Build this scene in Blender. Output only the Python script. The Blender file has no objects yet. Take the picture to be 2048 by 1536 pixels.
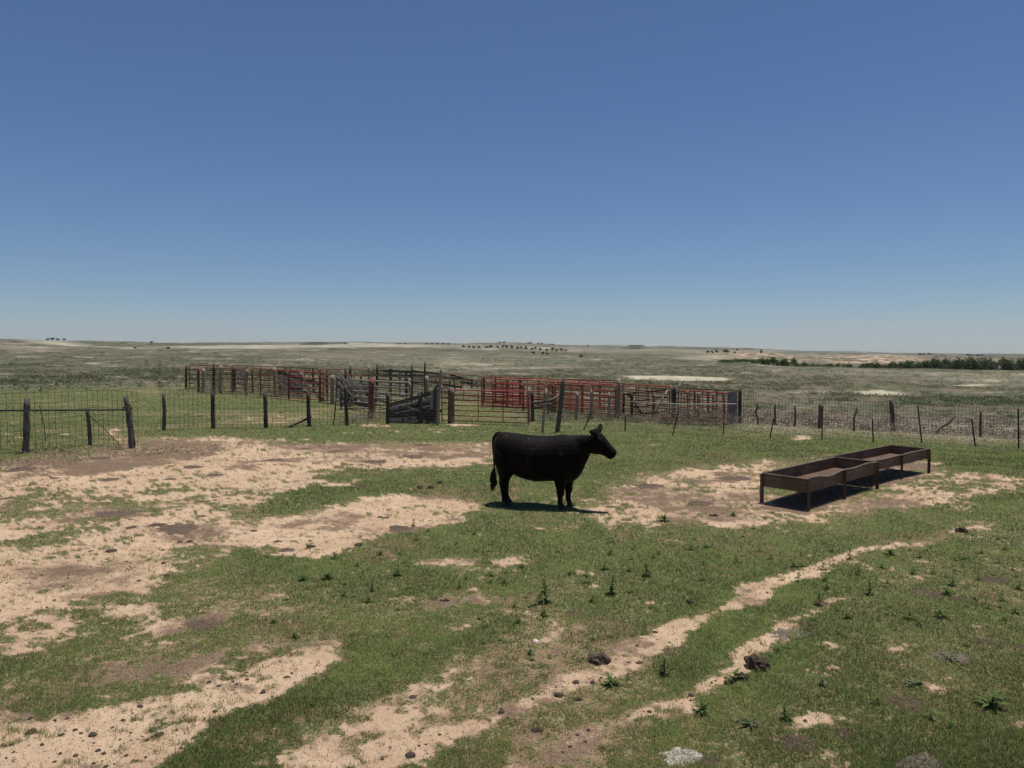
import bpy, math, random
import numpy as np
from mathutils import Vector, Matrix
R = math.radians
SC = bpy.context.scene
COL = SC.collection
rng = np.random.default_rng(7)
random.seed(11)

# ------------------------------------------------------------------ camera
F = 1479.0; CX = 1024.0; CY = 768.0; CAMH = 2.8; HOR = 695.0
PITCH = math.atan((CY - HOR) / F)
cam_d = bpy.data.cameras.new('camera'); cam = bpy.data.objects.new('camera', cam_d); COL.objects.link(cam)
cam.location = (0, 0, CAMH); cam.rotation_euler = (math.pi/2 - PITCH, 0, 0)
cam_d.sensor_width = 36; cam_d.lens = 36 * F / 2048
cam_d.clip_start = 0.1; cam_d.clip_end = 40000
SC.camera = cam
# ------------------------------------------------------------------ sky, sun, exposure
SUN_EL = R(79); SUN_AZ = math.atan2(0.77, 0.64)          # sun stands beyond the scene and to the right
w = bpy.data.worlds.new('World'); SC.world = w; w.use_nodes = True
nt = w.node_tree; nt.nodes.clear()
sky = nt.nodes.new('ShaderNodeTexSky'); sky.sky_type = 'NISHITA'; sky.sun_disc = False
sky.sun_elevation = SUN_EL; sky.sun_rotation = SUN_AZ
sky.altitude = 700; sky.air_density = 1.0; sky.dust_density = 0.0; sky.ozone_density = 4.0
bg = nt.nodes.new('ShaderNodeBackground'); bg.inputs[1].default_value = 0.056
wo = nt.nodes.new('ShaderNodeOutputWorld')
tint = nt.nodes.new('ShaderNodeMix'); tint.data_type = 'RGBA'; tint.blend_type = 'MULTIPLY'; tint.inputs[0].default_value = 1; tint.inputs[7].default_value = (.90, 1.02, 1.21, 1)
nt.links.new(sky.outputs[0], tint.inputs[6]); nt.links.new(tint.outputs[2], bg.inputs[0]); nt.links.new(bg.outputs[0], wo.inputs[0])
sl = bpy.data.lights.new('sun', 'SUN'); sl.energy = 4.9; sl.angle = R(0.53); sl.color = (1.0, 0.945, 0.84)
so = bpy.data.objects.new('sun', sl); COL.objects.link(so); so.location = (0, 0, 30)
sd = Vector((math.sin(SUN_AZ)*math.cos(SUN_EL), math.cos(SUN_AZ)*math.cos(SUN_EL), math.sin(SUN_EL)))
so.rotation_euler = sd.to_track_quat('Z', 'Y').to_euler()
SC.view_settings.view_transform = 'Standard'; SC.view_settings.look = 'None'
SC.view_settings.exposure = 0.10; SC.view_settings.gamma = 1; SC.view_settings.use_curve_mapping = False

# ------------------------------------------------------------------ noise
def hash2(ix, iy, seed):
    h = (ix.astype(np.int64) * 374761393 + iy.astype(np.int64) * 668265263 + seed * 1442695041) & 0xffffffff
    h = ((h ^ (h >> 13)) * 1274126177) & 0xffffffff
    h = h ^ (h >> 16)
    return (h & 0xffffff) / float(0xffffff)
def vnoise(x, y, seed=0):
    xi = np.floor(x); yi = np.floor(y); fx = x - xi; fy = y - yi
    fx = fx*fx*(3-2*fx); fy = fy*fy*(3-2*fy)
    a = hash2(xi, yi, seed); b = hash2(xi+1, yi, seed); c = hash2(xi, yi+1, seed); d = hash2(xi+1, yi+1, seed)
    return (a*(1-fx)+b*fx)*(1-fy) + (c*(1-fx)+d*fx)*fy
def fbm(x, y, seed=0, oct=4):
    s = 0; a = 1; t = 0
    for i in range(oct):
        s = s + a*vnoise(x*2**i + 17.3*i, y*2**i - 9.1*i, seed+i); t += a; a *= 0.5
    return s/t
def sstep(a, b, x):
    t = np.clip((x-a)/(b-a), 0, 1); return t*t*(3-2*t)

# ------------------------------------------------------------------ terrain heights (a table of azimuth x forward distance)
def ray(px, py):
    X = px - CX; c, s = math.cos(PITCH), math.sin(PITCH)
    Z = (CY-py)*c - F*s; Y = F*c + (CY-py)*s
    return X/Y, -Z/Y                     # x per metre forward, drop per metre forward
TD = np.array([17, 22, 28, 36, 50, 80, 130, 200, 350, 600, 1000, 1800, 3500, 7000, 14000.])
TC = [0, 400, 700, 1000, 1200, 1480, 1600, 2048]
TY = [[939, 883, 843, 812, 780, 755, 738, 727, 715, 704, 692, 680.5, 684, 686, 689],
      [939, 883, 843, 810, 773, 750, 735, 725, 714, 705, 697, 691, 686.5, 689, 691],
      [939, 883, 844, 814, 782, 754, 738, 727, 716, 707, 698, 691.5, 689, 684, 688],
      [939, 883, 847, 823, 795, 764, 744, 730, 717, 709, 703, 695, 688, 690, 692],
      [940, 884, 852, 829, 801, 768, 745, 729, 715.5, 719, 710, 702, 695, 693, 694],
      [942, 892, 865, 842, 812, 775, 748, 728, 727, 730, 716, 706, 699, 698, 699],
      [943, 898, 872, 851, 820, 780, 752, 735, 748, 737, 722, 712, 707, 705, 705],
      [950, 915, 893, 869, 835, 797, 765, 742, 762, 742, 727, 716, 712, 711, 711]]
TU = np.array([(c-CX)/F for c in TC]); LD = np.log(TD)
TS = np.array([[ray(TC[i], y)[1] for y in row] for i, row in enumerate(TY)])
TZ = CAMH - TS*TD[None, :]
TZ = np.array(TZ)
def hermite(p0, p1, p2, p3, t):
    m1 = (p2-p0)*0.5; m2 = (p3-p1)*0.5
    t2 = t*t; t3 = t2*t
    return (2*t3-3*t2+1)*p1 + (t3-2*t2+t)*m1 + (-2*t3+3*t2)*p2 + (t3-t2)*m2
def terrain(x, y):
    """ground height at x, y (numpy arrays)"""
    x = np.asarray(x, float); y = np.asarray(y, float)
    yy = np.maximum(y, 17.0); u = np.clip(x/yy, -1.0, 1.1)
    du = np.clip(u, TU[0]-0.25, TU[-1]+0.2)
    fi = np.interp(du, TU, np.arange(len(TU))); i = np.clip(fi.astype(int), 0, len(TU)-2); fu = fi - i
    fj = np.interp(np.log(yy), LD, np.arange(len(LD))); j = np.clip(fj.astype(int), 0, len(LD)-2); fv = fj - j
    # slope space is smoother than height space
    def S(a, b): return TS[np.clip(a, 0, len(TU)-1), np.clip(b, 0, len(LD)-1)]
    def Zr(a, b): return CAMH - S(a, b)*TD[np.clip(b, 0, len(LD)-1)]
    fus = fu*fu*(3-2*fu)
    def col(b): return S(i, b)*(1-fus) + S(i+1, b)*fus
    s = col(j)*(1-fv) + col(j+1)*fv
    # monotone-ish blend between linear in slope (near) and smooth in slope (far)
    sh = hermite(col(j-1), col(j), col(j+1), col(j+2), fv)
    near = sstep(30, 60, yy)
    flat_s = CAMH/yy
    zc = [CAMH - col(j)*np.exp(LD[np.clip(j, 0, len(LD)-1)]), CAMH - col(j+1)*np.exp(LD[np.clip(j+1, 0, len(LD)-1)])]
    fz = (yy - np.exp(LD[j]))/(np.exp(LD[j+1]) - np.exp(LD[j]))
    z_lin = zc[0]*(1-fz) + zc[1]*fz
    z = z_lin*(1-near) + (CAMH - sh*yy)*near
    z = z * sstep(14, 22, y)
    r = np.maximum(np.sqrt(x*x+y*y), 1)
    z = z + (fbm(x*0.35, y*0.35, 3, 4)-0.5)*0.09*sstep(2, 9, r)*(1-0.4*sstep(12, 30, r))
    z = z + (fbm(x*0.05, y*0.05, 5, 3)-0.5)*0.35*sstep(35, 90, r)
    ln = np.log(r)
    z = z + (fbm(x/np.maximum(yy, 1)*9, ln*7, 8, 4)-0.5)*0.0075*r*sstep(70, 260, r)
    return z
def P(px, py, dz=0.0):
    """the ground point seen at a pixel of the 2048 px photograph"""
    u, s = ray(px, py)
    ys = np.geomspace(3, 13500, 2600)
    g = CAMH - s*ys - terrain(u*ys, ys)
    k = np.argmax(g < 0)
    if g[k] >= 0: k = len(ys)-1
    if k == 0: k = 1
    t = g[k-1]/(g[k-1]-g[k]) if g[k-1] != g[k] else 0
    y = ys[k-1] + t*(ys[k]-ys[k-1]); x = u*y
    return Vector((x, y, float(terrain(np.array([x]), np.array([y]))[0]) + dz))
def G(px, d, dz=0.0):
    u, _ = ray(px, 780); x = u*d
    return Vector((x, d, float(terrain(np.array([x]), np.array([float(d)]))[0]) + dz))
def TOP(p, px, py):
    """point at the depth of p seen at a pixel"""
    u, s = ray(px, py); return Vector((u*p.y, p.y, CAMH - s*p.y))

# ------------------------------------------------------------------ mesh builder
class MB:
    def __init__(self): self.v = []; self.f = []; self.mi = []
    def add(self, vs, fs, m=0):
        o = len(self.v); self.v += [tuple(v) for v in vs]; self.f += [tuple(i+o for i in f) for f in fs]; self.mi += [m]*len(fs)
    def box(self, c, sx, sy, sz, rot=None, jit=0):
        vs = []
        for z in (-1, 1):
            for a, b in ((-1, -1), (1, -1), (1, 1), (-1, 1)):
                p = Vector((a*sx/2, b*sy/2, z*sz/2))
                if jit: p += Vector((random.uniform(-jit, jit), random.uniform(-jit, jit), random.uniform(-jit, jit)))
                if rot is not None: p = rot @ p
                vs.append(p + Vector(c))
        self.add(vs, [(0, 3, 2, 1), (4, 5, 6, 7), (0, 1, 5, 4), (1, 2, 6, 5), (2, 3, 7, 6), (3, 0, 4, 7)])
    def tube(self, pts, r, n=6, cap=True):
        pts = [Vector(p) for p in pts]; rs = r if isinstance(r, (list, tuple)) else [r]*len(pts)
        o = len(self.v); up = Vector((0, 0, 1))
        prev = None
        for i, p in enumerate(pts):
            a = pts[max(i-1, 0)]; b = pts[min(i+1, len(pts)-1)]; t = (b-a)
            if t.length < 1e-9: t = Vector((0, 0, 1))
            t.normalize()
            if prev is None:
                q = Vector((1, 0, 0)) if abs(t.z) > .9 else up
                s = t.cross(q).normalized()
            else:
                s = (prev - t*prev.dot(t))
                s = s.normalized() if s.length > 1e-6 else t.orthogonal().normalized()
            prev = s; q = t.cross(s)
            for k in range(n):
                an = 2*math.pi*k/n
                self.v.append(tuple(p + (s*math.cos(an) + q*math.sin(an))*rs[i]))
        for i in range(len(pts)-1):
            for k in range(n):
                k2 = (k+1) % n
                self.f.append((o+i*n+k, o+i*n+k2, o+(i+1)*n+k2, o+(i+1)*n+k)); self.mi.append(0)
        if cap:
            self.f.append(tuple(o+k for k in reversed(range(n)))); self.mi.append(0)
            self.f.append(tuple(o+(len(pts)-1)*n+k for k in range(n))); self.mi.append(0)
    def plank(self, a, b, w, t, side=None, seg=5, warp=0.015):
        """a weathered board from a to b, w high and t thick"""
        a = Vector(a); b = Vector(b); d = (b-a).normalized()
        up = Vector((0, 0, 1)) if abs(d.z) < .9 else Vector((1, 0, 0))
        s = d.cross(up).normalized() if side is None else Vector(side).normalized()
        u = s.cross(d).normalized()
        o = len(self.v)
        for i in range(seg+1):
            p = a.lerp(b, i/seg) + u*random.uniform(-warp, warp) + s*random.uniform(-warp, warp)
            ww = w*random.uniform(.88, 1.06)
            for x, y in ((-1, -1), (1, -1), (1, 1), (-1, 1)):
                self.v.append(tuple(p + s*x*t/2 + u*y*ww/2))
        for i in range(seg):
            for k in range(4):
                k2 = (k+1) % 4
                self.f.append((o+i*4+k, o+i*4+k2, o+(i+1)*4+k2, o+(i+1)*4+k)); self.mi.append(0)
        self.f.append((o+3, o+2, o+1, o)); self.mi.append(0)
        e = o+seg*4; self.f.append((e, e+1, e+2, e+3)); self.mi.append(0)
    def build(self, name, mat, parent=None, smooth=False, loc=None):
        me = bpy.data.meshes.new(name)
        vs = self.v
        if loc is not None: L = Vector(loc); vs = [tuple(Vector(v)-L) for v in vs]
        me.from_pydata(vs, [], self.f); me.update()
        mats = mat if isinstance(mat, (list, tuple)) else [mat]
        for m in mats: me.materials.append(m)
        if len(mats) > 1: me.polygons.foreach_set('material_index', self.mi)
        if smooth: me.polygons.foreach_set('use_smooth', [True]*len(me.polygons))
        o = bpy.data.objects.new(name, me); COL.objects.link(o)
        if loc is not None and parent is None: o.location = loc
        if parent is not None: o.parent = parent
        return o
def tag(o, label, cat, group=None, kind=None):
    if label: o['label'] = label
    if cat: o['category'] = cat
    if group: o['group'] = group
    if kind: o['kind'] = kind
    return o
def thing(name, label, cat, loc=(0, 0, 0), rz=0, group=None):
    o = bpy.data.objects.new(name, None); COL.objects.link(o); o.empty_display_size = .2
    o.location = loc; o.rotation_euler = (0, 0, rz); return tag(o, label, cat, group)
def part(mb, name, mat, root, smooth=False):
    """mesh given in world coordinates, put under the thing (whose rotation is zero)"""
    return mb.build(name, mat, root, smooth, loc=root.location)
def npmesh(name, V, Fq, mat, attrs=None, smooth=False, tri=False):
    me = bpy.data.meshes.new(name)
    V = np.asarray(V, np.float32); Fq = np.asarray(Fq, np.int32); n = Fq.shape[1]
    me.vertices.add(len(V)); me.vertices.foreach_set('co', V.ravel())
    me.loops.add(Fq.size); me.loops.foreach_set('vertex_index', Fq.ravel())
    me.polygons.add(len(Fq)); me.polygons.foreach_set('loop_start', np.arange(0, Fq.size, n, dtype=np.int32))
    try: me.polygons.foreach_set('loop_total', np.full(len(Fq), n, np.int32))
    except Exception: pass
    if attrs:
        for k, (a, dom) in attrs.items():
            at = me.attributes.new(k, 'FLOAT_COLOR', dom); at.data.foreach_set('color', np.asarray(a, np.float32).ravel())
    me.update(calc_edges=True); me.validate()
    me.materials.append(mat)
    if smooth: me.polygons.foreach_set('use_smooth', np.ones(len(Fq), bool))
    o = bpy.data.objects.new(name, me); COL.objects.link(o); return o
# ------------------------------------------------------------------ materials
class N:
    """small helper round a node tree"""
    def __init__(s, name):
        s.m = bpy.data.materials.new(name); s.m.use_nodes = True; s.t = s.m.node_tree; s.t.nodes.clear()
        s.o = s.t.nodes.new('ShaderNodeOutputMaterial')
    def n(s, typ, **kw):
        x = s.t.nodes.new(typ)
        for k, v in kw.items(): setattr(x, k, v)
        return x
    def l(s, a, b): s.t.links.new(a, b)
    def setv(s, sock, v):
        if isinstance(v, bpy.types.NodeSocket): s.l(v, sock)
        else:
            if isinstance(v, (tuple, list)) and len(v) == 3 and sock.type == 'RGBA': v = (*v, 1)
            sock.default_value = v
    def noise(s, scale, detail=4, rough=.55, vec=None, dist=0):
        x = s.n('ShaderNodeTexNoise'); x.inputs['Scale'].default_value = scale; x.inputs['Detail'].default_value = detail
        x.inputs['Roughness'].default_value = rough; x.inputs['Distortion'].default_value = dist
        s.l(vec if vec is not None else s.pos(), x.inputs['Vector']); return x.outputs[0]
    def vor(s, scale, vec=None, out='Distance'):
        x = s.n('ShaderNodeTexVoronoi'); x.inputs['Scale'].default_value = scale
        s.l(vec if vec is not None else s.pos(), x.inputs['Vector']); return x.outputs[out]
    def pos(s):
        if not hasattr(s, '_p'): s._p = s.n('ShaderNodeNewGeometry').outputs['Position']
        return s._p
    def obj(s):
        if not hasattr(s, '_ob'): s._ob = s.n('ShaderNodeTexCoord').outputs['Object']
        return s._ob
    def scale(s, vec, sc):
        x = s.n('ShaderNodeMapping'); s.l(vec, x.inputs[0]); x.inputs['Scale'].default_value = sc; return x.outputs[0]
    def ramp(s, fac, a, b, lo=0., hi=1.):
        x = s.n('ShaderNodeMapRange'); x.interpolation_type = 'SMOOTHSTEP'
        s.l(fac, x.inputs[0]); x.inputs[1].default_value = a; x.inputs[2].default_value = b
        x.inputs[3].default_value = lo; x.inputs[4].default_value = hi; return x.outputs[0]
    def math(s, op, a, b=0., c=0.):
        x = s.n('ShaderNodeMath', operation=op); s.setv(x.inputs[0], a); s.setv(x.inputs[1], b)
        if op == 'MULTIPLY_ADD': s.setv(x.inputs[2], c)
        return x.outputs[0]
    def mix(s, fac, a, b, bt='MIX'):
        x = s.n('ShaderNodeMix', data_type='RGBA', blend_type=bt); s.setv(x.inputs[0], fac); s.setv(x.inputs[6], a); s.setv(x.inputs[7], b)
        return x.outputs[2]
    def bsdf(s, col, rough=.8, metal=0., spec=.3, bump=None, bstr=.5, bdist=.01, extra=None):
        x = s.n('ShaderNodeBsdfPrincipled'); s.setv(x.inputs['Base Color'], col); s.setv(x.inputs['Roughness'], rough)
        x.inputs['Metallic'].default_value = metal; x.inputs['Specular IOR Level'].default_value = spec
        if bump is not None:
            b = s.n('ShaderNodeBump'); b.inputs['Strength'].default_value = bstr; b.inputs['Distance'].default_value = bdist
            s.l(bump, b.inputs['Height']); s.l(b.outputs[0], x.inputs['Normal'])
        s.l(x.outputs[0], s.o.inputs[0]); return x
def two_tone(name, c1, c2, scale=8, rough=.85, stretch=(1, 1, 1), c3=None, th=(.35, .65), spec=.25, bstr=.6, bdist=.006, metal=0., t3=(.58, .72)):
    a = N(name); v = a.scale(a.obj(), stretch)
    n1 = a.noise(scale, 6, .65, v); n2 = a.noise(scale*4.3, 5, .7, v)
    c = a.mix(a.ramp(n1, *th), c1, c2)
    c = a.mix(a.ramp(n2, .3, .8, .0, .55), c, tuple(q*.5 for q in c1))
    if c3 is not None: c = a.mix(a.ramp(a.noise(scale*.7, 5, .7, a.scale(v, (1.3, 1.1, .9))), *t3), c, c3)
    a.bsdf(c, rough, metal, spec, n2, bstr, bdist); return a.m
M = {}
M['wood'] = two_tone('weathered_wood', (.29, .235, .175), (.42, .345, .265), 9, .9, (1, 1, .12), (.075, .062, .052))
M['wood_dark'] = two_tone('dark_wood', (.055, .042, .033), (.13, .108, .085), 9, .9, (1, 1, .15), (.2, .18, .155))
M['bark'] = two_tone('cedar_bark', (.075, .06, .048), (.21, .18, .145), 14, .95, (1, 1, .3), (.27, .25, .22), bstr=1, bdist=.02)
M['board'] = two_tone('grey_board', (.34, .305, .26), (.52, .48, .42), 6, .9, (.35, .35, 1.6), (.09, .075, .065))
M['board_dark'] = two_tone('dark_board', (.07, .058, .048), (.16, .14, .12), 6, .9, (.35, .35, 1.6), (.20, .18, .16))
M['pipe_rust'] = two_tone('rusty_pipe', (.19, .062, .034), (.28, .10, .056), 5, .6, (1, 1, 1), (.065, .028, .018), spec=.3, bstr=.2)
M['pipe_red'] = two_tone('red_pipe', (.30, .034, .022), (.40, .055, .034), 4, .45, (1, 1, 1), (.22, .03, .02), spec=.35, bstr=.15, t3=(.6, .75))
M['pipe_brown'] = two_tone('brown_pipe', (.06, .030, .022), (.13, .055, .035), 5, .6, (1, 1, 1), (.035, .02, .016), spec=.3, bstr=.2)
M['pipe_pale'] = two_tone('pale_pipe', (.30, .26, .23), (.42, .38, .35), 5, .6, (1, 1, 1), (.25, .17, .13), spec=.3, bstr=.2)
M['steel_dark'] = two_tone('dark_steel', (.018, .016, .015), (.05, .045, .04), 6, .55, (1, 1, 1), (.08, .05, .035), spec=.3, bstr=.2)
M['post_rust'] = two_tone('rust_post', (.17, .060, .036), (.25, .095, .06), 5, .75, (1, 1, .5), (.10, .035, .024), spec=.25, bstr=.5)
M['wire'] = two_tone('old_wire', (.035, .03, .026), (.075, .062, .052), 3, .7, spec=.2, bstr=.1)
M['corr'] = two_tone('grey_sheet', (.21, .19, .17), (.32, .295, .265), 4, .6, (1, 1, .5), (.06, .05, .045), spec=.35)
def trough_mat():
    a = N('rusted_trough_plate'); v = a.obj()
    n1 = a.noise(2.2, 6, .65, v); n2 = a.noise(18, 6, .7, v); n3 = a.noise(1.1, 4, .6, a.scale(v, (1, 1, 5)))
    c = a.mix(a.ramp(n1, .35, .65), (.095, .058, .036), (.17, .105, .066))
    c = a.mix(a.ramp(n2, .35, .75, 0, .6), c, (.035, .019, .016))
    # pale mineral line left by old water, a few centimetres below the rim
    sep = a.n('ShaderNodeSeparateXYZ'); a.l(v, sep.inputs[0])
    zz = a.math('ADD', sep.outputs[2], a.math('MULTIPLY', a.noise(3.5, 3, .6, a.scale(v, (1, 1, .01))), .11))
    line = a.math('SUBTRACT', 1., a.ramp(a.math('ABSOLUTE', a.math('SUBTRACT', zz, .525)), .0035, .008))
    line = a.math('MULTIPLY', line, a.ramp(a.noise(2.1, 2, .5, v), .44, .56))
    c = a.mix(line, c, (.24, .19, .165))
    c = a.mix(a.ramp(n3, .6, .75, 0, .45), c, (.17, .125, .105))
    a.bsdf(c, .62, .0, .35, n2, .35, .004); return a.m
M['trough'] = trough_mat()
M['rim'] = two_tone('worn_rim', (.14, .095, .068), (.23, .17, .13), 7, .55, (1, 1, 1), (.09, .05, .033), spec=.35, bstr=.3)
def cow_mat():
    a = N('black_hide'); v = a.obj()
    n1 = a.noise(2.4, 5, .6, v, .3); n2 = a.noise(55, 6, .7, a.scale(v, (.35, 1, 1.0)), 1.2)
    c = a.mix(a.ramp(n1, .50, .72), (.0032, .0027, .0026), (.017, .0072, .0045))
    c = a.mix(a.ramp(n2, .47, .60, 0, .8), c, (.0115, .0072, .006))
    sep = a.n('ShaderNodeSeparateXYZ'); a.l(v, sep.inputs[0])
    # crumbs of pale dust on the flank
    vd = a.vor(34, v); sp = a.math('SUBTRACT', 1., a.ramp(vd, .12, .26))
    reg = a.math('MULTIPLY', a.ramp(a.noise(4.5, 3, .7, v), .52, .62), a.math('MULTIPLY', a.ramp(sep.outputs[2], .78, .98), a.math('SUBTRACT', 1., a.ramp(sep.outputs[0], .75, 1.15))))
    c = a.mix(a.math('MULTIPLY', a.math('MULTIPLY', sp, reg), .8), c, (.26, .23, .20))
    # dried mud on the lower legs
    mud = a.math('MULTIPLY', a.ramp(sep.outputs[2], .14, .03), a.ramp(a.noise(14, 4, .6, v), .42, .6))
    c = a.mix(a.math('MULTIPLY', mud, .6), c, (.15, .12, .10))
    x = a.bsdf(c, a.ramp(n2, .35, .65, .48, .75), 0., .07, n2, .8, .010); x.inputs['Sheen Weight'].default_value = .08; x.inputs['Sheen Roughness'].default_value = .4; x.inputs['Sheen Tint'].default_value = (.55, .40, .33, 1); return a.m
M['hide'] = cow_mat()
M['tail_hair'] = two_tone('tail_hair', (.008, .007, .007), (.018, .014, .012), 30, .7, (1, 1, .1))
M['hoof'] = two_tone('hoof_horn', (.018, .014, .012), (.055, .045, .036), 20, .6)
M['eye'] = two_tone('dark_eye', (.004, .003, .003), (.012, .008, .006), 20, .15, spec=.6, bstr=0)
M['nose'] = two_tone('wet_nose', (.010, .009, .009), (.022, .02, .02), 30, .4, spec=.4)
def dung_mat(name, c1, c2, c3):
    return two_tone(name, c1, c2, 26, .95, (1, 1, 1), c3, bstr=.8, bdist=.006)
M['dung'] = dung_mat('dry_dung', (.085, .058, .043), (.155, .112, .082), (.21, .165, .125))
M['dung_pale'] = dung_mat('bleached_dung', (.13, .10, .08), (.25, .205, .165), (.08, .06, .048))
M['dung_white'] = dung_mat('white_crusted_dung', (.36, .32, .275), (.60, .56, .50), (.20, .15, .115))
M['clod'] = dung_mat('dark_clod', (.05, .036, .028), (.12, .088, .065), (.03, .022, .017))
M['stone'] = two_tone('white_stone', (.50, .47, .43), (.70, .68, .64), 12, .85, spec=.3)
M['caliche'] = two_tone('pale_stone', (.33, .27, .21), (.50, .43, .35), 12, .9, spec=.3)
def leaf_mat(name, ca, cb, cc=None, sc=7, trans=.35):
    """foliage: colour varies per face from an attribute and noise"""
    a = N(name)
    n1 = a.noise(sc, 3, .6, a.pos()); c = a.mix(a.ramp(n1, .3, .7), ca, cb)
    if cc is not None: c = a.mix(a.ramp(a.noise(sc*.31, 2, .5, a.pos()), .55, .75), c, cc)
    g = a.n('ShaderNodeNewGeometry')
    d = a.n('ShaderNodeBsdfDiffuse'); a.l(c, d.inputs[0])
    t = a.n('ShaderNodeBsdfTranslucent'); a.l(a.mix(.4, c, (.12, .16, .03)), t.inputs[0])
    m = a.n('ShaderNodeMixShader'); m.inputs[0].default_value = trans
    a.l(d.outputs[0], m.inputs[1]); a.l(t.outputs[0], m.inputs[2]); a.l(m.outputs[0], a.o.inputs[0]); return a.m
M['weed'] = leaf_mat('weed_leaf', (.075, .115, .040), (.115, .165, .058), (.15, .185, .07))
M['weed_pale'] = leaf_mat('weed_pale_leaf', (.10, .13, .075), (.15, .18, .10), (.07, .10, .045))
M['sage'] = leaf_mat('sage_leaf', (.080, .088, .056), (.13, .135, .09), (.16, .15, .105), .5)
M['tree'] = leaf_mat('tree_leaf', (.055, .070, .040), (.09, .11, .062), None, .3)
M['willow'] = leaf_mat('green_leaf', (.065, .095, .036), (.10, .135, .055), None, .3)
M['trunk'] = two_tone('trunk_bark', (.05, .04, .033), (.09, .075, .06), 4, .95)
M['brush'] = two_tone('dead_brush', (.19, .145, .12), (.30, .235, .19), 3, .95, c3=(.11, .085, .07))
M['strawm'] = two_tone('straw', (.30, .24, .16), (.44, .36, .25), 3, .95)
def grass_mat():
    a = N('grass_blades'); at = a.n('ShaderNodeAttribute', attribute_name='tint')
    c = a.mix(a.ramp(a.noise(1.6, 4, .6), .3, .7, 0, .5), at.outputs[0], a.mix(1., at.outputs[0], (.72, .80, .62), 'MULTIPLY'))
    d = a.n('ShaderNodeBsdfDiffuse'); a.l(c, d.inputs[0]); t = a.n('ShaderNodeBsdfTranslucent'); a.l(c, t.inputs[0])
    m = a.n('ShaderNodeMixShader'); m.inputs[0].default_value = .5
    a.l(d.outputs[0], m.inputs[1]); a.l(t.outputs[0], m.inputs[2]); a.l(m.outputs[0], a.o.inputs[0]); return a.m
M['grass'] = grass_mat()
def ground_mat():
    a = N('pasture_ground'); p = a.pos()
    m1 = a.n('ShaderNodeAttribute', attribute_name='mask'); s1 = a.n('ShaderNodeSeparateColor'); a.l(m1.outputs[0], s1.inputs[0])
    bare, brown, far = s1.outputs[0], s1.outputs[1], s1.outputs[2]
    m2 = a.n('ShaderNodeAttribute', attribute_name='mask2'); s2 = a.n('ShaderNodeSeparateColor'); a.l(m2.outputs[0], s2.inputs[0])
    white, dry, dark = s2.outputs[0], s2.outputs[1], s2.outputs[2]
    m3 = a.n('ShaderNodeAttribute', attribute_name='mask3'); s3 = a.n('ShaderNodeSeparateColor'); a.l(m3.outputs[0], s3.inputs[0])
    # --- near soil: pink-tan sand, grit, crumbs
    n_big = a.noise(.6, 5, .6); n_mid = a.noise(4, 6, .65); n_fin = a.noise(38, 6, .75); n_gr = a.noise(120, 3, .7)
    n_pat = a.noise(1.7, 6, .7); n_cl = a.noise(9, 6, .75, None, .6)
    soil = a.mix(a.ramp(n_big, .35, .65), (.47, .335, .228), (.55, .405, .28))
    soil = a.mix(a.ramp(n_pat, .46, .62, 0, .65), soil, (.40, .275, .18))
    soil = a.mix(a.ramp(n_cl, .50, .60, 0, .35), soil, (.33, .225, .145))
    soil = a.mix(a.ramp(n_fin, .50, .60, 0, .38), soil, (.27, .18, .12))
    soil = a.mix(a.ramp(n_gr, .58, .68, 0, .35), soil, (.68, .55, .40))
    soil = a.mix(a.math('MULTIPLY', a.ramp(n_gr, .42, .32), .5), soil, (.20, .135, .09))
    crumbs = a.math('MULTIPLY', a.math('SUBTRACT', 1., a.ramp(a.vor(16), .14, .28)), a.ramp(n_cl, .49, .56))
    soil = a.mix(crumbs, soil, (.12, .085, .06))
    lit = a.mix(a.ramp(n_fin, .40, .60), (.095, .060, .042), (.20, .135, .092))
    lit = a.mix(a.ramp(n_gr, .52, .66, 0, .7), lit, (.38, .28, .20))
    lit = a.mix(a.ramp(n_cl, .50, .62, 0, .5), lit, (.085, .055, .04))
    edge = a.math('MULTIPLY', a.math('MULTIPLY', bare, a.math('SUBTRACT', 1.02, bare)), 3.6)
    soil = a.mix(a.math('MULTIPLY', edge, a.ramp(n_cl, .36, .56)), soil, a.mix(a.ramp(n_fin, .42, .58), (.20, .135, .085), (.33, .235, .155)))
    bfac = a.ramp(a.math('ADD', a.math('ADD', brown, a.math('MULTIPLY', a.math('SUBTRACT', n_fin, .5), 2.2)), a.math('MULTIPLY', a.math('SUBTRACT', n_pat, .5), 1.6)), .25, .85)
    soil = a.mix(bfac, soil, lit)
    # --- near turf under the blades
    turf = a.mix(a.ramp(n_fin, .40, .60), (.062, .080, .028), (.13, .142, .056))
    turf = a.mix(a.ramp(n_cl, .50, .60, 0, .5), turf, (.17, .155, .085))
    g_ = a.math('ADD', a.math('MULTIPLY', a.math('SUBTRACT', n_fin, .5), 2.6), a.math('MULTIPLY', a.math('SUBTRACT', n_cl, .5), 2.2))
    turf = a.mix(a.math('MULTIPLY', a.ramp(a.math('ADD', brown, g_), .35, .9), .75), turf, (.16, .112, .068))
    thin = a.ramp(a.math('ADD', a.math('MULTIPLY', dry, .55), g_), .30, .62)
    turf = a.mix(a.math('MULTIPLY', thin, .9), turf, a.mix(a.ramp(n_gr, .42, .58), (.17, .122, .072), (.36, .262, .165)))
    bf = a.ramp(a.math('ADD', bare, a.math('MULTIPLY', g_, .85)), .36, .62)
    near = a.mix(bf, turf, soil)
    # --- far range: sage green, dry grass, pale clay
    f1 = a.noise(.045, 6, .65, a.scale(p, (.6, 1.2, 1))); f2 = a.noise(.5, 5, .7); f3 = a.noise(.010, 5, .6, a.scale(p, (.5, 1, 1)))
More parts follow.
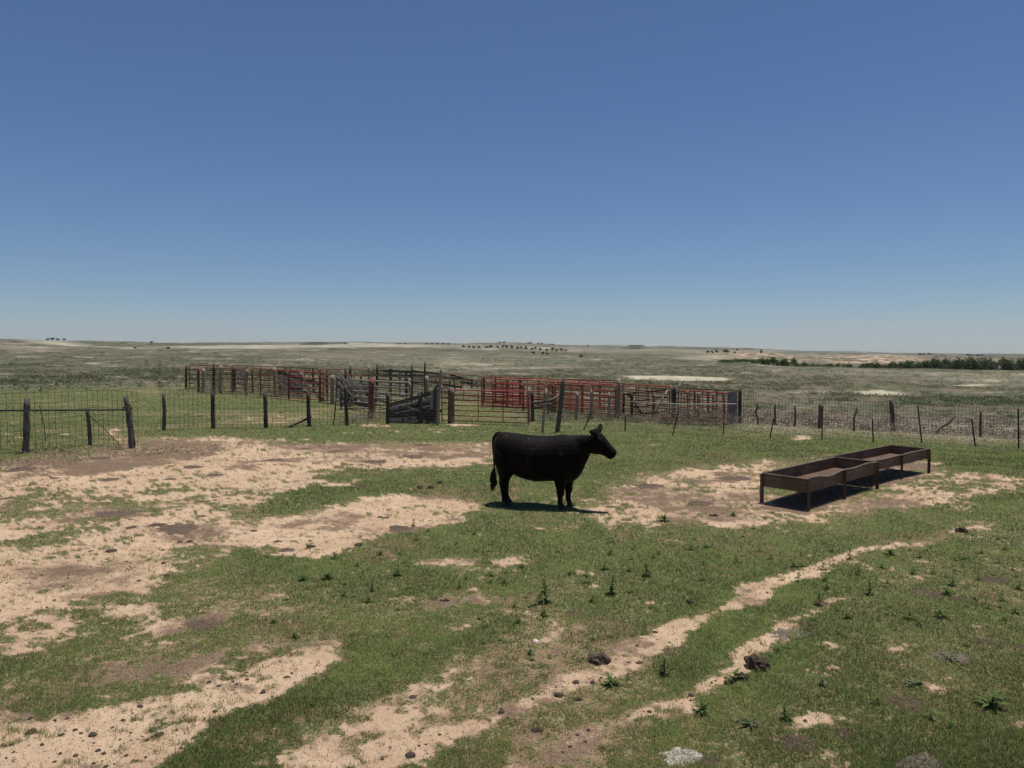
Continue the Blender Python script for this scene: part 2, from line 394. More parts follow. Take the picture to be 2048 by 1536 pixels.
    rg = a.mix(a.ramp(f1, .35, .65), (.064, .074, .037), (.100, .102, .056))
    rg = a.mix(a.ramp(f3, .42, .65, 0, .7), rg, (.150, .125, .085))
    rg = a.mix(a.ramp(f2, .50, .62, 0, .55), rg, (.045, .050, .030))
    rg = a.mix(a.ramp(a.noise(2.2, 4, .7), .50, .62, 0, .35), rg, (.07, .075, .05))
    rg = a.mix(a.ramp(a.noise(.9, 4, .7), .60, .70, 0, .35), rg, (.22, .20, .15))
    rg = a.mix(a.ramp(s3.outputs[0], .50, .66, 0, .8), rg, (.036, .042, .024))
    rg = a.mix(a.ramp(s3.outputs[0], .46, .34, 0, .35), rg, (.15, .145, .09))
    rg = a.mix(a.ramp(s3.outputs[1], .50, .64, 0, .55), rg, (.125, .100, .070))
    rg = a.mix(a.math('MULTIPLY', dark, .85), rg, a.mix(a.ramp(f2, .3, .7), (.042, .052, .026), (.075, .085, .042)))
    rg = a.mix(a.math('MULTIPLY', dry, a.ramp(f2, .25, .6, .5, 1)), rg, (.25, .205, .165))
    rg = a.mix(bare, rg, a.mix(a.ramp(f2, .4, .65), (.46, .42, .33), (.30, .27, .20)))
    rg = a.mix(a.math('MULTIPLY', brown, a.ramp(a.noise(.10, 6, .8, a.scale(p, (.5, .13, 1))), .47, .53)), rg, (.56, .385, .28))
    rg = a.mix(a.math('MULTIPLY', brown, a.ramp(s3.outputs[0], .47, .54)), rg, (.10, .095, .055))
    rg = a.mix(a.ramp(a.math('ADD', white, a.math('MULTIPLY', a.math('SUBTRACT', f2, .5), 2.4)), .40, .7), rg, a.mix(a.ramp(f2, .4, .65), (.44, .40, .30), (.26, .235, .165)))
    col = a.mix(far, near, rg)
    h = a.math('ADD', a.math('MULTIPLY', n_fin, .018), a.math('MULTIPLY', n_mid, .05))
    a.bsdf(col, .95, 0, .12, h, .9, 1.); return a.m
M['ground'] = ground_mat()
# ------------------------------------------------------------------ ground patches
HAZE = 4.5e-5
def LP(pts):
    """photo outline -> ground -> log-polar layout coordinates (u, ln y)"""
    out = []
    for px, py in pts:
        q = P(px, py); out.append((q.x/q.y, math.log(q.y)))
    return np.array(out)
def sdf(poly, x, y):
    n = len(poly); d2 = np.full(x.shape, 1e9); ins = np.zeros(x.shape, bool); j = n-1
    for i in range(n):
        ax, ay = poly[i]; bx, by = poly[j]; ex, ey = bx-ax, by-ay
        wx, wy = x-ax, y-ay; t = np.clip((wx*ex+wy*ey)/max(ex*ex+ey*ey, 1e-12), 0, 1)
        dx = wx-ex*t; dy = wy-ey*t; d2 = np.minimum(d2, dx*dx+dy*dy)
        c = ((ay > y) != (by > y))
        with np.errstate(divide='ignore', invalid='ignore'):
            xi = (bx-ax)*(y-ay)/((by-ay) if by != ay else 1e-12)+ax
        ins ^= c & (x < xi); j = i
    return np.where(ins, -1, 1)*np.sqrt(d2)
def strip(pts, w):
    """outline of a track following pts (px, py), half width w px (vertical)"""
    up = [(x, y-h) for (x, y), h in zip(pts, w)]; dn = [(x, y+h) for (x, y), h in zip(pts, w)]
    return up + dn[::-1]
# near bare soil: (outline, strength, softness)
BARE = [
 ([(-120,925),(0,925),(230,895),(300,878),(430,872),(560,884),(700,888),(1000,890),(1000,944),(860,946),(700,940),(730,962),(640,985),(560,1005),(520,1030),(470,1075),(430,1115),(360,1145),(290,1190),(150,1215),(0,1250),(-120,1260)], .93, .06),
 ([(640,1000),(720,990),(830,984),(930,1000),(975,1022),(930,1040),(860,1056),(800,1066),(745,1085),(700,1104),(640,1115),(575,1108),(520,1092),(480,1080),(500,1050),(560,1025)], 1.0, .018),
 ([(0,985),(160,975),(330,960),(520,965),(560,990),(470,1015),(330,1010),(180,1030),(0,1050)], -.42, .05),
 ([(0,1050),(180,1030),(300,1020),(200,1060),(60,1110),(0,1110)], -.25, .05),
 ([(430,1010),(560,1000),(600,1020),(500,1040),(440,1060),(380,1060)], -.35, .04),
 ([(530,1022),(560,992),(640,975),(740,974),(765,986),(700,1000),(620,1018),(560,1030)], -1.2, .02),
 ([(640,958),(720,940),(1000,936),(1000,962),(880,966),(830,985),(740,985),(720,965)], -1.3, .03),
 ([(1195,1015),(1210,985),(1250,962),(1330,944),(1430,930),(1540,922),(1560,930),(1540,970),(1560,1000),(1640,1020),(1760,985),(1850,952),(1900,945),(2030,958),(2020,985),(1900,1000),(1800,1015),(1650,1040),(1500,1052),(1400,1040),(1290,1045),(1215,1060),(1195,1040)], .80, .03),
 ([(1525,1008),(1680,960),(1860,915),(1880,950),(1620,1030)], .8, .02),
 ([(1560,1010),(1700,1020),(1840,995),(1900,1005),(1800,1035),(1660,1060),(1560,1045)], .25, .05),
 ([(1190,1015),(1240,1010),(1260,1040),(1240,1065),(1200,1050)], .9, .02),
 ([(850,1125),(890,1116),(950,1118),(945,1132),(900,1136)], .7, .02),
 ([(990,1120),(1040,1112),(1080,1118),(1060,1135),(1010,1134)], .7, .02),
 ([(720,1215),(800,1195),(900,1188),(980,1200),(930,1225),(800,1230)], .55, .03),
 ([(870,1255),(920,1240),(980,1240),(950,1262),(890,1272)], .75, .02),
 ([(1060,1160),(1120,1150),(1190,1165),(1180,1185),(1100,1180)], .6, .02),
 ([(-80,1425),(150,1425),(290,1395),(420,1350),(540,1312),(640,1290),(695,1292),(680,1325),(600,1365),(520,1405),(430,1440),(380,1480),(330,1536),(280,1620),(-80,1620)], .95, .02),
 ([(180,1330),(300,1315),(460,1300),(600,1270),(720,1262),(700,1295),(500,1330),(300,1400),(160,1420)], .45, .04),
 ([(-60,1225),(200,1195),(330,1215),(560,1240),(300,1290),(0,1330),(-60,1330)], .36, .05),
 ([(560,1480),(700,1430),(860,1330),(1000,1270),(1150,1260),(1120,1330),(960,1420),(830,1480),(700,1560),(480,1620)], .46, .05),
 ([(960,1345),(1010,1325),(1080,1330),(1060,1365),(980,1370)], .7, .03),
 (strip([(640,1600),(760,1520),(900,1465),(1030,1425),(1110,1390),(1180,1355),(1260,1310),(1340,1275),(1400,1245),(1460,1205),(1520,1172),(1600,1140),(1680,1115),(1760,1090),(1850,1076),(1930,1062),(1990,1055)], [34,27,22,20,21,23,25,22,19,17,14,12,8,6,5,4,3]), 1.0, .014),
 (strip([(1040,1600),(1100,1530),(1200,1470),(1300,1430),(1380,1400),(1450,1350),(1510,1305),(1570,1268),(1630,1225),(1690,1195)], [42,28,22,19,24,26,26,19,13,7]), .98, .016),
 ([(1040,1475),(1200,1490),(1210,1536),(1160,1600),(1000,1600),(1020,1536)], .8, .02),
 ([(1580,1440),(1650,1425),(1690,1440),(1650,1465),(1600,1462)], .7, .02),
 ([(1600,1500),(1700,1500),(1680,1540),(1580,1540)], .6, .03),
 ([(1860,1350),(1900,1355),(1910,1385),(1870,1380)], .8, .02),
 ([(1650,1275),(1740,1275),(1720,1300),(1660,1298)], .55, .02),
 ([(1730,1140),(1860,1120),(1900,1140),(1800,1170),(1740,1175)], .5, .03),
 ([(1740,1245),(1840,1240),(1830,1262),(1750,1260)], .5, .02),
 ([(1990,1440),(2060,1430),(2060,1460),(2000,1462)], .6, .02),
 ([(1560,1355),(1700,1330),(1720,1360),(1600,1380)], .4, .03),
 ([(1580,872),(1610,870),(1612,880),(1582,882)], .95, .006),
 ([(640,868),(720,858),(900,856),(905,864),(780,868)], .45, .02),
 ([(720,848),(790,844),(790,853),(725,854)], .8, .01),
 ([(900,846),(960,850),(920,856),(895,852)], .8, .01),
 ([(425,838),(530,832),(620,825),(640,838),(560,848),(440,846)], .36, .02),
 ([(225,858),(245,855),(250,880),(228,890)], .8, .01),
 ([(1100,960),(1180,985),(1190,1010),(1120,1000)], .3, .03),
 ([(1000,1055),(1160,1040),(1130,1058),(1020,1066)], .5, .02),
]
BROWN = [
 ([(1520,1015),(1660,968),(1830,918),(1880,935),(1860,955),(1620,1035)], 1.0, .012),  # painted shade: soil coloured darker under the troughs to deepen their shadow
 ([(-120,915),(0,912),(100,900),(260,880),(320,876),(440,882),(470,900),(400,920),(230,943),(100,958),(0,968),(-120,975)], 1.0, .02),
 ([(560,893),(700,888),(850,888),(1000,888),(1000,912),(920,920),(800,918),(730,925),(640,912)], .75, .02),
 ([(830,975),(870,966),(960,966),(1020,975),(1040,995),(1000,1010),(940,1006),(880,1000)], .9, .015),
 ([(430,880),(640,885),(600,905),(560,925),(460,925),(420,905)], .35, .04),
 ([(1190,985),(1250,960),(1320,975),(1480,985),(1560,1000),(1500,1045),(1380,1035),(1250,1000),(1200,1010)], .55, .04),
 ([(1640,1025),(1760,985),(1880,985),(1820,1015),(1680,1045)], .75, .03),
 ([(1430,945),(1500,945),(1510,960),(1440,962)], .8, .012),
 ([(300,1050),(380,1040),(440,1055),(430,1085),(330,1075),(250,1060)], .6, .03),
 ([(190,1025),(270,1022),(280,1032),(200,1036)], 1.0, .006),
 ([(780,1055),(870,1048),(860,1062),(790,1066)], .9, .008),
 ([(720,1215),(830,1195),(940,1185),(960,1205),(860,1225)], .8, .03),
 ([(100,1370),(300,1300),(520,1290),(620,1270),(560,1310),(380,1350),(200,1400),(120,1430)], .7, .05),
 ([(60,1120),(140,1110),(340,1125),(250,1175),(60,1185)], .5, .05),
 ([(360,1240),(460,1225),(470,1260),(400,1290),(340,1270)], .5, .03),
 ([(1100,1390),(1200,1340),(1260,1290),(1300,1310),(1230,1370),(1130,1420)], .4, .03),
 ([(1330,1360),(1420,1330),(1500,1300),(1540,1330),(1440,1400),(1350,1430)], .45, .03),
 ([(1560,1262),(1620,1225),(1660,1240),(1610,1275)], .8, .02),
]
FARW = [  # pale clay and caliche
 ([(1235,752),(1330,751),(1440,755),(1462,759),(1440,762),(1300,760),(1250,759)], 1, .02),
 ([(1572,781),(1640,783),(1645,787),(1585,787)], .7, .03),
 ([(1695,783),(1780,779),(1830,787),(1845,791),(1760,790),(1700,788)], .75, .03),
 ([(1890,770),(1960,767),(2020,770),(1960,774),(1900,772)], .7, .03),
 ([(1850,747),(1880,744),(1895,749),(1870,752)], .8, .05),
 ([(200,792),(240,790),(280,789),(330,787),(320,791),(210,797)], .9, .04),
 ([(640,712),(680,709),(700,713),(670,716)], .6, .10),
 ([(890,733),(945,734),(1000,735),(1160,733),(1162,736),(1000,739),(890,737)], .6, .08),
 ([(560,794),(578,793),(580,797),(560,798)], .8, .03),
 ([(120,867),(140,865),(146,870),(128,872)], .8, .01),
 ([(430,867),(440,866),(442,869),(430,870)], .8, .01),
]
FARB = [  # bare / stubble strips, pale fields
 ([(40,680),(70,681),(150,689),(240,694),(235,697),(140,692),(60,685)], .95, .03),
 ([(330,692),(520,690),(620,687),(760,687),(880,690),(880,695),(700,694),(520,698),(400,697),(330,696)], .75, .04),
 ([(880,690),(1000,692),(1100,695),(1200,700),(1190,704),(1060,697),(900,695)], .55, .5),
 ([(1020,697),(1240,697),(1500,701),(1620,706),(1560,709),(1400,706),(1200,703),(1040,702)], .3, .1),
 ([(10,690),(60,692),(110,697),(60,699),(20,696)], .6, .05),
 ([(560,708),(1200,712),(1240,722),(1000,736),(700,732),(560,722)], .12, .1),
 ([(880,716),(930,726),(1020,728),(1000,733),(900,731)], .6, .05),
 ([(1380,716),(1440,711),(1460,714),(1400,719)], .9, .05),
 ([(1930,748),(2048,744),(2100,760),(1960,764),(1900,760)], .5, .15),
 ([(1700,738),(1800,745),(1780,752),(1690,748)], .3, .2),
]
FARR = [  # red bluffs beyond the creek
 ([(1430,706),(1500,705),(1620,709),(1600,722),(1480,718),(1440,713)], .9, .06),
 ([(1660,712),(1740,709),(1830,712),(1840,718),(1760,728),(1690,727),(1650,720)], 1, .06),
 ([(1885,718),(1930,717),(1960,720),(1900,724)], .8, .1),
]
FARG = [  # darker green growth
 ([(330,690),(420,684),(560,683),(625,688),(520,689)], .9, .1),
 ([(230,688),(330,688),(330,691),(235,691)], .6, .1),
 ([(1895,800),(1960,798),(2060,802),(2100,818),(1960,808),(1890,804)], 1, .015),
 ([(1790,800),(1830,802),(1828,808),(1795,806)], .8, .015),
 ([(880,700),(1060,702),(1200,708),(1180,713),(1000,712),(880,706)], .6, .3),
 ([(1200,703),(1400,708),(1420,716),(1240,712)], .5, .3),
]
# ------------------------------------------------------------------ ground sheet: polar rows
def flat_d(py): return CAMH/ray(CX, py)[1]
rows = [0.0, 0.5, 1.2, 2.0, 2.8] + [flat_d(py) for py in np.arange(1800, 860, -3.4)]
rows += [flat_d(py) for py in np.arange(860, 740, -1.6)]
while rows[-1] < 11000: rows.append(rows[-1]*1.017)
rows = np.array(sorted(set(rows)))
half = 41
a_core = np.arctan((np.arange(-60, 2110, 3.6)-CX)/F)
a_ml = np.arctan((np.arange(-400, -62, 9.)-CX)/F); a_mr = np.arctan((np.arange(2119, 2460, 9.)-CX)/F)
a_in = np.concatenate([a_ml, a_core, a_mr])
a_r = np.linspace(a_in[-1]+.02, math.pi, 50); a_l = np.linspace(-math.pi, a_in[0]-.02, 50)[1:]
ang = np.concatenate([a_l, a_in, a_r])
AA, RR = np.meshgrid(ang, rows)
# inside the view a row is a line of equal forward distance; outside it bends into a circle
k = np.where(np.abs(AA) < .80, 1/np.cos(np.clip(AA, -.82, .82)), 1/np.cos(.80))
X = RR*k*np.sin(AA); Y = RR*k*np.cos(AA)
Z = terrain(X, Y)
front = (Y > 2.5) & (np.abs(AA) < .9)
U = np.where(front, X/np.maximum(Y, .1), 9); L = np.where(front, np.log(np.maximum(Y, .1)), -9)
def warp(U, L, s, amp, seed): 
    return U + (fbm(U*s, L*s, seed, 5)-.5)*amp, L + (fbm(U*s+40, L*s+11, seed+9, 5)-.5)*amp
def patches(lst, U, L, amp, s=14, seed=1):
    f = np.zeros(U.shape); Uw, Lw = warp(U, L, s, amp, seed)
    Uw2, Lw2 = warp(Uw, Lw, s*5, amp*.35, seed+3)
    for pts, val, soft in lst:
        q = LP(pts); lo = q.min(0)-.3; hi = q.max(0)+.3
        m = (Uw2 > lo[0]) & (Uw2 < hi[0]) & (Lw2 > lo[1]) & (Lw2 < hi[1])
        if not m.any(): continue
        d = sdf(q, Uw2[m], Lw2[m]); v = val*(1-sstep(-soft, soft, d))
        if val < 0: f[m] = f[m] + v
        else: f[m] = np.maximum(f[m], v)
    return f
pb = patches(BARE, U, L, .06)
PBG = pb
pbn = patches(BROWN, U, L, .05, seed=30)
pg = patches([
 ([(265,872),(330,858),(620,848),(900,846),(1200,850),(1500,850),(2100,878),(2100,940),(1880,940),(1860,905),(1650,905),(1500,920),(1330,938),(1200,960),(1180,985),(1000,965),(1000,886),(860,884),(560,878),(440,872)], 1, .02),
 ([(1000,1058),(1250,1062),(1500,1062),(1700,1050),(1880,1030),(1800,1080),(1620,1130),(1480,1170),(1350,1200),(1100,1110),(900,1105),(760,1120),(640,1150),(560,1160),(480,1110),(560,1112),(640,1122),(760,1085),(900,1052)], .8, .03),
 ([(1400,1260),(1700,1130),(2080,1060),(2080,1560),(1760,1560),(1600,1420)], .45, .05),
 ([(600,1390),(760,1300),(900,1240),(1000,1290),(840,1350),(700,1420)], .6, .04),
 ([(0,1330),(150,1300),(180,1380),(100,1420),(0,1440)], .6, .04)], U, L, .05, seed=160)
pd_ = patches([
 ([(-60,1215),(200,1180),(400,1140),(600,1165),(760,1200),(980,1190),(960,1235),(760,1260),(690,1300),(420,1350),(200,1420),(-60,1440)], .85, .06),
 ([(520,1536),(700,1420),(900,1320),(1050,1260),(1180,1220),(1320,1220),(1250,1290),(1100,1370),(900,1440),(720,1560)], .85, .06),
 ([(1000,1200),(1100,1150),(1260,1150),(1230,1195),(1100,1235),(1000,1240)], .6, .05),
 ([(1330,1500),(1500,1400),(1700,1300),(1760,1440),(1700,1560),(1400,1560)], .7, .07),
 ([(1700,1250),(1900,1230),(2060,1240),(2060,1400),(1900,1480),(1720,1400)], .6, .08),
 ([(1640,1215),(1900,1110),(2060,1110),(2060,1190),(1800,1230),(1680,1260)], .6, .06),
 ([(0,980),(520,950),(560,1000),(300,1050),(0,1080)], .8, .05),
 ([(1200,1055),(1500,1050),(1760,1030),(1700,1070),(1300,1085)], .5, .04)], U, L, .10, seed=190)
fine = fbm(X*2.2, Y*2.2, 51, 5); med = fbm(X*.55, Y*.55, 61, 4); vf = fbm(X*7, Y*7, 71, 3)
rdist = np.sqrt(X*X+Y*Y)
farm = sstep(24, 34, Y)*front + (~front)*sstep(25, 60, rdist)
hf = fbm(X*16, Y*16, 75, 3)
bare = np.clip(pb, -.6, 1) + (fine-.5)*1.4*(1-.45*(pb > .9)) + (vf-.5)*1.2 + (med-.5)*.6*(1-.5*(pb > .9)) + (hf-.5)*1.0 - .22*pg*(pb < .6)
bare = sstep(.24, .84, bare)
bare = np.clip(bare, 0, 1)
dry = sstep(.46, .66, fbm(X*.35+5, Y*.35, 81, 4)*.6 + fine*.4)*.8 + .6*sstep(.05, .4, pb)*(1-bare)
dry = np.clip(np.maximum(dry*(1-.8*pg), pd_*(.55+1.6*(fine-.4))), 0, 1)
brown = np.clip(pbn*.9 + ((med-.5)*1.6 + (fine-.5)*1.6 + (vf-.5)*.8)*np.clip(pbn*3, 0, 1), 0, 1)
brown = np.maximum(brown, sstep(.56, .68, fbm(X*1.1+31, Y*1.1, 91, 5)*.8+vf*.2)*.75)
fw = patches(FARW, U, L, .035, 12, 101); fb_ = patches(FARB, U, L, .06, 8, 111)
fr = patches(FARR, U, L, .08, 10, 121); fg = patches(FARG, U, L, .03, 12, 131)
# ragged pale streaks and scalds on the range
st = fbm(U*26, L*9, 141, 4); st2 = fbm(U*60, L*22, 151, 4)
streak = sstep(.60, .70, st)*sstep(.45, .62, st2)*sstep(3.6, 4.6, L)*front
farbare = np.clip(fb_*(.65+.7*(st2-.3)) + streak*.34, 0, 1)
weedstrip = front*(X > 8)*sstep(24, 30, Y)*(1-sstep(42, 52, Y))     # dead brown growth behind the right-hand fence
weedstrip = weedstrip*sstep(.28, .34, U)
near_green = (1-sstep(44, 58, Y))*(U < .0)                           # lusher pasture left, behind the first fence
mask = np.zeros(X.shape+(4,)); mask[..., 3] = 1
mask[..., 0] = bare*(1-farm) + farbare*farm + bare*farm*(pb > .02)*.8
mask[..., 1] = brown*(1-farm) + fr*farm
farcol = np.clip(farm - near_green*farm*1.0, 0, 1)
mask[..., 2] = farcol
mask2 = np.zeros(X.shape+(4,)); mask2[..., 3] = 1
mask2[..., 0] = fw
mask2[..., 1] = np.clip(dry*(1-farcol) + (weedstrip + .15*sstep(.5, .62, st))*farcol, 0, 1)
mask2[..., 2] = fg
nr, nc = X.shape
mask3 = np.zeros(X.shape+(4,)); mask3[..., 3] = 1; mask3[..., 0] = np.clip((fbm(U*170, L*80, 171, 3)-.5)*1.2+.5, 0, 1); mask3[..., 1] = fbm(U*22, L*14, 181, 5)
V = np.stack([X, Y, Z], -1).reshape(-1, 3)
i0 = (np.arange(nr-1)[:, None]*nc + np.arange(nc-1)[None, :]).ravel()
Fq = np.stack([i0, i0+1, i0+nc+1, i0+nc], -1)
seam = np.arange(nr-1)*nc
Fq = np.concatenate([Fq, np.stack([seam+nc-1, seam, seam+nc, seam+2*nc-1], -1)])
Fq = Fq[:, ::-1]
g = npmesh('ground', V, Fq, M['ground'], {'mask': (mask.reshape(-1, 4), 'POINT'), 'mask2': (mask2.reshape(-1, 4), 'POINT'), 'mask3': (mask3.reshape(-1, 4), 'POINT')}, smooth=True)
g['kind'] = 'structure'; g['label'] = 'pasture ground of tan sandy soil and short green grass running out to low hills'
# ------------------------------------------------------------------ sampling of the sheet
c0 = len(a_l)+len(a_ml); c1 = c0+len(a_core)-1; c_lo = len(a_l); c_hi = c_lo+len(a_in)-1
def sample(n, d0, d1, c0=c0, c1=c1):
    """random spots spread evenly over the view between two forward distances (even in picture area when power = 1)"""
    fr = rng.random(n); r0 = np.searchsorted(rows, d0); r1 = np.searchsorted(rows, d1)
    # even in 1/d
    inv = 1/d0 + (1/d1-1/d0)*fr
    d = 1/inv
    ri = np.clip(np.interp(d, rows, np.arange(len(rows))), 0, nr-1.001)
    ci = rng.uniform(c0, c1-.001, n)
    i = ri.astype(int); j = ci.astype(int); fi = ri-i; fj = ci-j
    def bl(A): return (A[i, j]*(1-fj)+A[i, j+1]*fj)*(1-fi) + (A[i+1, j]*(1-fj)+A[i+1, j+1]*fj)*fi
    return bl(X), bl(Y), bl(Z), bl
# ------------------------------------------------------------------ cow
def loft(mb, rings, n=20):
    """rings: (centre, half-height vec, half-width vec)"""
    o = len(mb.v)
    for c, h, wv, ex in rings:
        c = Vector(c); h = Vector(h); wv = Vector(wv)
        for k in range(n):
            a = 2*math.pi*k/n; ca, sa = math.cos(a), math.sin(a)
            x = math.copysign(abs(ca)**ex, ca); y = math.copysign(abs(sa)**ex, sa)
            mb.v.append(tuple(c + wv*x + h*y))
    m = len(rings)
    for i in range(m-1):
        for k in range(n):
            k2 = (k+1) % n
            mb.f.append((o+i*n+k, o+i*n+k2, o+(i+1)*n+k2, o+(i+1)*n+k)); mb.mi.append(0)
    mb.f.append(tuple(o+k for k in reversed(range(n)))); mb.f.append(tuple(o+(m-1)*n+k for k in range(n))); mb.mi += [0, 0]
def interp_rings(keys, m):
    """keys: (x, ztop, zbot, halfwidth); Catmull-Rom between them"""
    out = []; K = np.array(keys, float); n = len(K)
    for i in range(n-1):
        p0, p1, p2, p3 = K[max(i-1, 0)], K[i], K[i+1], K[min(i+2, n-1)]
        for s in range(m):
            t = s/m; out.append(.5*((2*p1)+(-p0+p2)*t+(2*p0-5*p1+4*p2-p3)*t*t+(-p0+3*p1-3*p2+p3)*t**3))
    out.append(K[-1]); return out
def make_cow(loc, yaw):
    mb = MB()
    keys = [(-.00, 1.10, .92, .05), (.035, 1.20, .80, .13), (.10, 1.285, .70, .20), (.17, 1.305, .66, .245), (.27, 1.305, .62, .27), (.38, 1.295, .555, .285),
            (.50, 1.282, .50, .315), (.64, 1.270, .465, .345), (.78, 1.262, .445, .36), (.92, 1.264, .45, .35), (1.06, 1.268, .465, .32),
            (1.18, 1.287, .465, .285), (1.28, 1.297, .445, .265), (1.38, 1.290, .45, .24), (1.47, 1.278, .49, .20), (1.55, 1.262, .56, .16), (1.615, 1.235, .66, .12), (1.66, 1.185, .78, .065)]
    rings = []
    for x, zt, zb, hw in interp_rings(keys, 3):
        rings.append(((x, 0, (zt+zb)/2), (0, 0, (zt-zb)/2), (0, hw*1.02, 0), .94))
    loft(mb, rings, 28)
    # neck
    nk = [((1.30, 0, 1.02), (-.10, 0, .255), (0, .18, 0), .95), ((1.45, 0, 1.07), (-.10, 0, .215), (0, .145, 0), .95), ((1.58, 0, 1.115), (-.10, 0, .180), (0, .118, 0), .95),
          ((1.70, 0, 1.15), (-.09, 0, .155), (0, .10, 0), .95), ((1.80, 0, 1.165), (-.07, 0, .14), (0, .092, 0), .95)]
    loft(mb, nk, 20)
    loft(mb, [((1.42, 0, .72), (-.03, 0, .19), (0, .11, 0), 1), ((1.52, 0, .80), (-.05, 0, .17), (0, .075, 0), 1), ((1.62, 0, .93), (-.06, 0, .12), (0, .06, 0), 1), ((1.72, 0, 1.05), (-.03, 0, .08), (0, .05, 0), 1)], 14)
    # head: rings along an axis from the poll down to the nose
    hk = [(-.03, .10, .070, 0), (.03, .160, .105, -.005), (.10, .184, .120, -.016), (.17, .180, .118, -.020), (.24, .154, .100, -.014), (.31, .128, .082, -.004), (.37, .112, .078, .0), (.43, .106, .080, .0),
          (.475, .100, .080, .0), (.508, .076, .064, -.002), (.52, .030, .028, 0)]
    ax = Vector((.785, -.03, -.62)).normalized(); up = Vector((.62, 0, .785)).normalized(); o = Vector((1.765, 0, 1.272))
    rings = []
    K = np.array(hk)
    for i in range(len(K)-1):
        for s in range(3):
            t = s/3; q = K[i]*(1-t)+K[i+1]*t; rings.append((o+ax*q[0]+up*q[3], up*q[1], Vector((0, q[2], 0)), .88))
    q = K[-1]; rings.append((o+ax*q[0], up*q[1], Vector((0, q[2], 0)), .88))
    loft(mb, rings, 20)
    # jaw and poll
    loft(mb, [(o+ax*.00-up*.12, up*.06, Vector((0, .085, 0)), 1), (o+ax*.09-up*.185, up*.055, Vector((0, .08, 0)), 1), (o+ax*.21-up*.165, up*.048, Vector((0, .07, 0)), 1), (o+ax*.34-up*.095, up*.02, Vector((0, .045, 0)), 1)], 12)
    mb.tube([o+ax*.0+up*.10, o+ax*.02+up*.155, o+ax*.035+up*.175], [.075, .055, .02], 10)
    # brow ridges, nostril rim, cheek
    for s in (-1, 1):
        mb.tube([o+ax*.10+up*.075+Vector((0, s*.095, 0)), o+ax*.16+up*.08+Vector((0, s*.102, 0)), o+ax*.21+up*.065+Vector((0, s*.088, 0))], [.018, .026, .016], 8)
        mb.tube([o+ax*.45+up*.045+Vector((0, s*.055, 0)), o+ax*.50+up*.035+Vector((0, s*.045, 0))], [.026, .018], 8)
        # ears: root stalk plus cupped leaf, the near one laid back, the far one pricked
        if s < 0: e = [(0, .03, .03), (.05, .044, .026), (.10, .052, .020), (.145, .042, .015), (.18, .018, .009)]; dr = Vector((-.50, -.62, .28)).normalized(); eo = o+ax*.045+up*.115+Vector((0, -.075, 0))
        else: e = [(0, .03, .03), (.05, .048, .024), (.10, .054, .018), (.15, .044, .013), (.195, .018, .008)]; dr = Vector((.10, .50, .78)).normalized(); eo = o+ax*.05+up*.12+Vector((0, .07, 0))
        wv = dr.cross(Vector((0, -.8, .3))).normalized(); tv = dr.cross(wv).normalized()
        loft(mb, [(eo+dr*t, wv*a, tv*b, 1) for t, a, b in e], 12)
    # legs
    def leg(pts):
        keys_ = np.array([(p[0], p[1], p[2], p[3], p[4]) for p in pts], float); rr = []
        n = len(keys_)
        for i in range(n-1):
            p0, p1, p2, p3 = keys_[max(i-1, 0)], keys_[i], keys_[i+1], keys_[min(i+2, n-1)]
            for s in range(3):
                t = s/3; q = .5*((2*p1)+(-p0+p2)*t+(2*p0-5*p1+4*p2-p3)*t*t+(-p0+3*p1-3*p2+p3)*t**3); rr.append(q)
        rr.append(keys_[-1])
        loft(mb, [((q[0], q[1], q[2]), (q[3], 0, 0), (0, q[4], 0), .95) for q in rr], 16)
    for s, dx in ((-1, 0.0), (1, .075)):
        y = s*.155
        dx += .105
        leg([(1.19+dx, y*1.0, .90, .15, .10), (1.17+dx, y*1.05, .70, .150, .105), (1.155+dx, y, .54, .122, .09), (1.148+dx, y, .43, .092, .078), (1.152+dx, y, .35, .072, .064),
             (1.156+dx, y, .29, .069, .064), (1.150+dx, y, .235, .053, .051), (1.148+dx, y, .15, .045, .043), (1.150+dx, y, .105, .053, .050), (1.168+dx, y, .07, .048, .050), (1.178+dx, y, .052, .056, .054)])
    for s, dx in ((-1, 0.0), (1, -.06)):
        y = s*.165
        leg([(.24+dx, y*.85, .98, .19, .13), (.25+dx, y, .80, .185, .14), (.265+dx, y*1.05, .66, .155, .12), (.262+dx, y, .54, .118, .092), (.235+dx*.9, y, .45, .087, .068),
             (.222+dx*.9, y, .385, .073, .056), (.225+dx*.9, y, .32, .058, .048), (.235+dx, y, .22, .047, .041), (.242+dx, y, .13, .044, .041), (.246+dx, y, .105, .053, .050), (.264+dx, y, .07, .048, .050), (.274+dx, y, .052, .055, .054)])
        mb.tube([(.37+dx*.5, y*.9, .82), (.41+dx*.5, y*.95, .70), (.35+dx*.5, y, .58)], [.08, .095, .06], 10)      # stifle
        mb.tube([(1.33, s*.17, .88), (1.37, s*.155, .78), (1.33, s*.14, .66)], [.06, .09, .06], 10)              # point of shoulder
        mb.tube([(1.22, s*.175, 1.12), (1.27, s*.205, .95), (1.32, s*.19, .80)], [.05, .085, .08], 10)             # shoulder blade
    # udder and flank fold
    loft(mb, [((.36, 0, .70), (0, 0, .10), (0, .10, 0), 1), ((.42, 0, .605), (0, 0, .075), (0, .09, 0), 1), ((.47, 0, .58), (0, 0, .055), (0, .07, 0), 1)], 12)
    for s in (-1, 1):
        mb.tube([(.40, s*.035, .57), (.402, s*.038, .515)], [.013, .009], 8); mb.tube([(.45, s*.035, .56), (.455, s*.038, .51)], [.013, .009], 8)
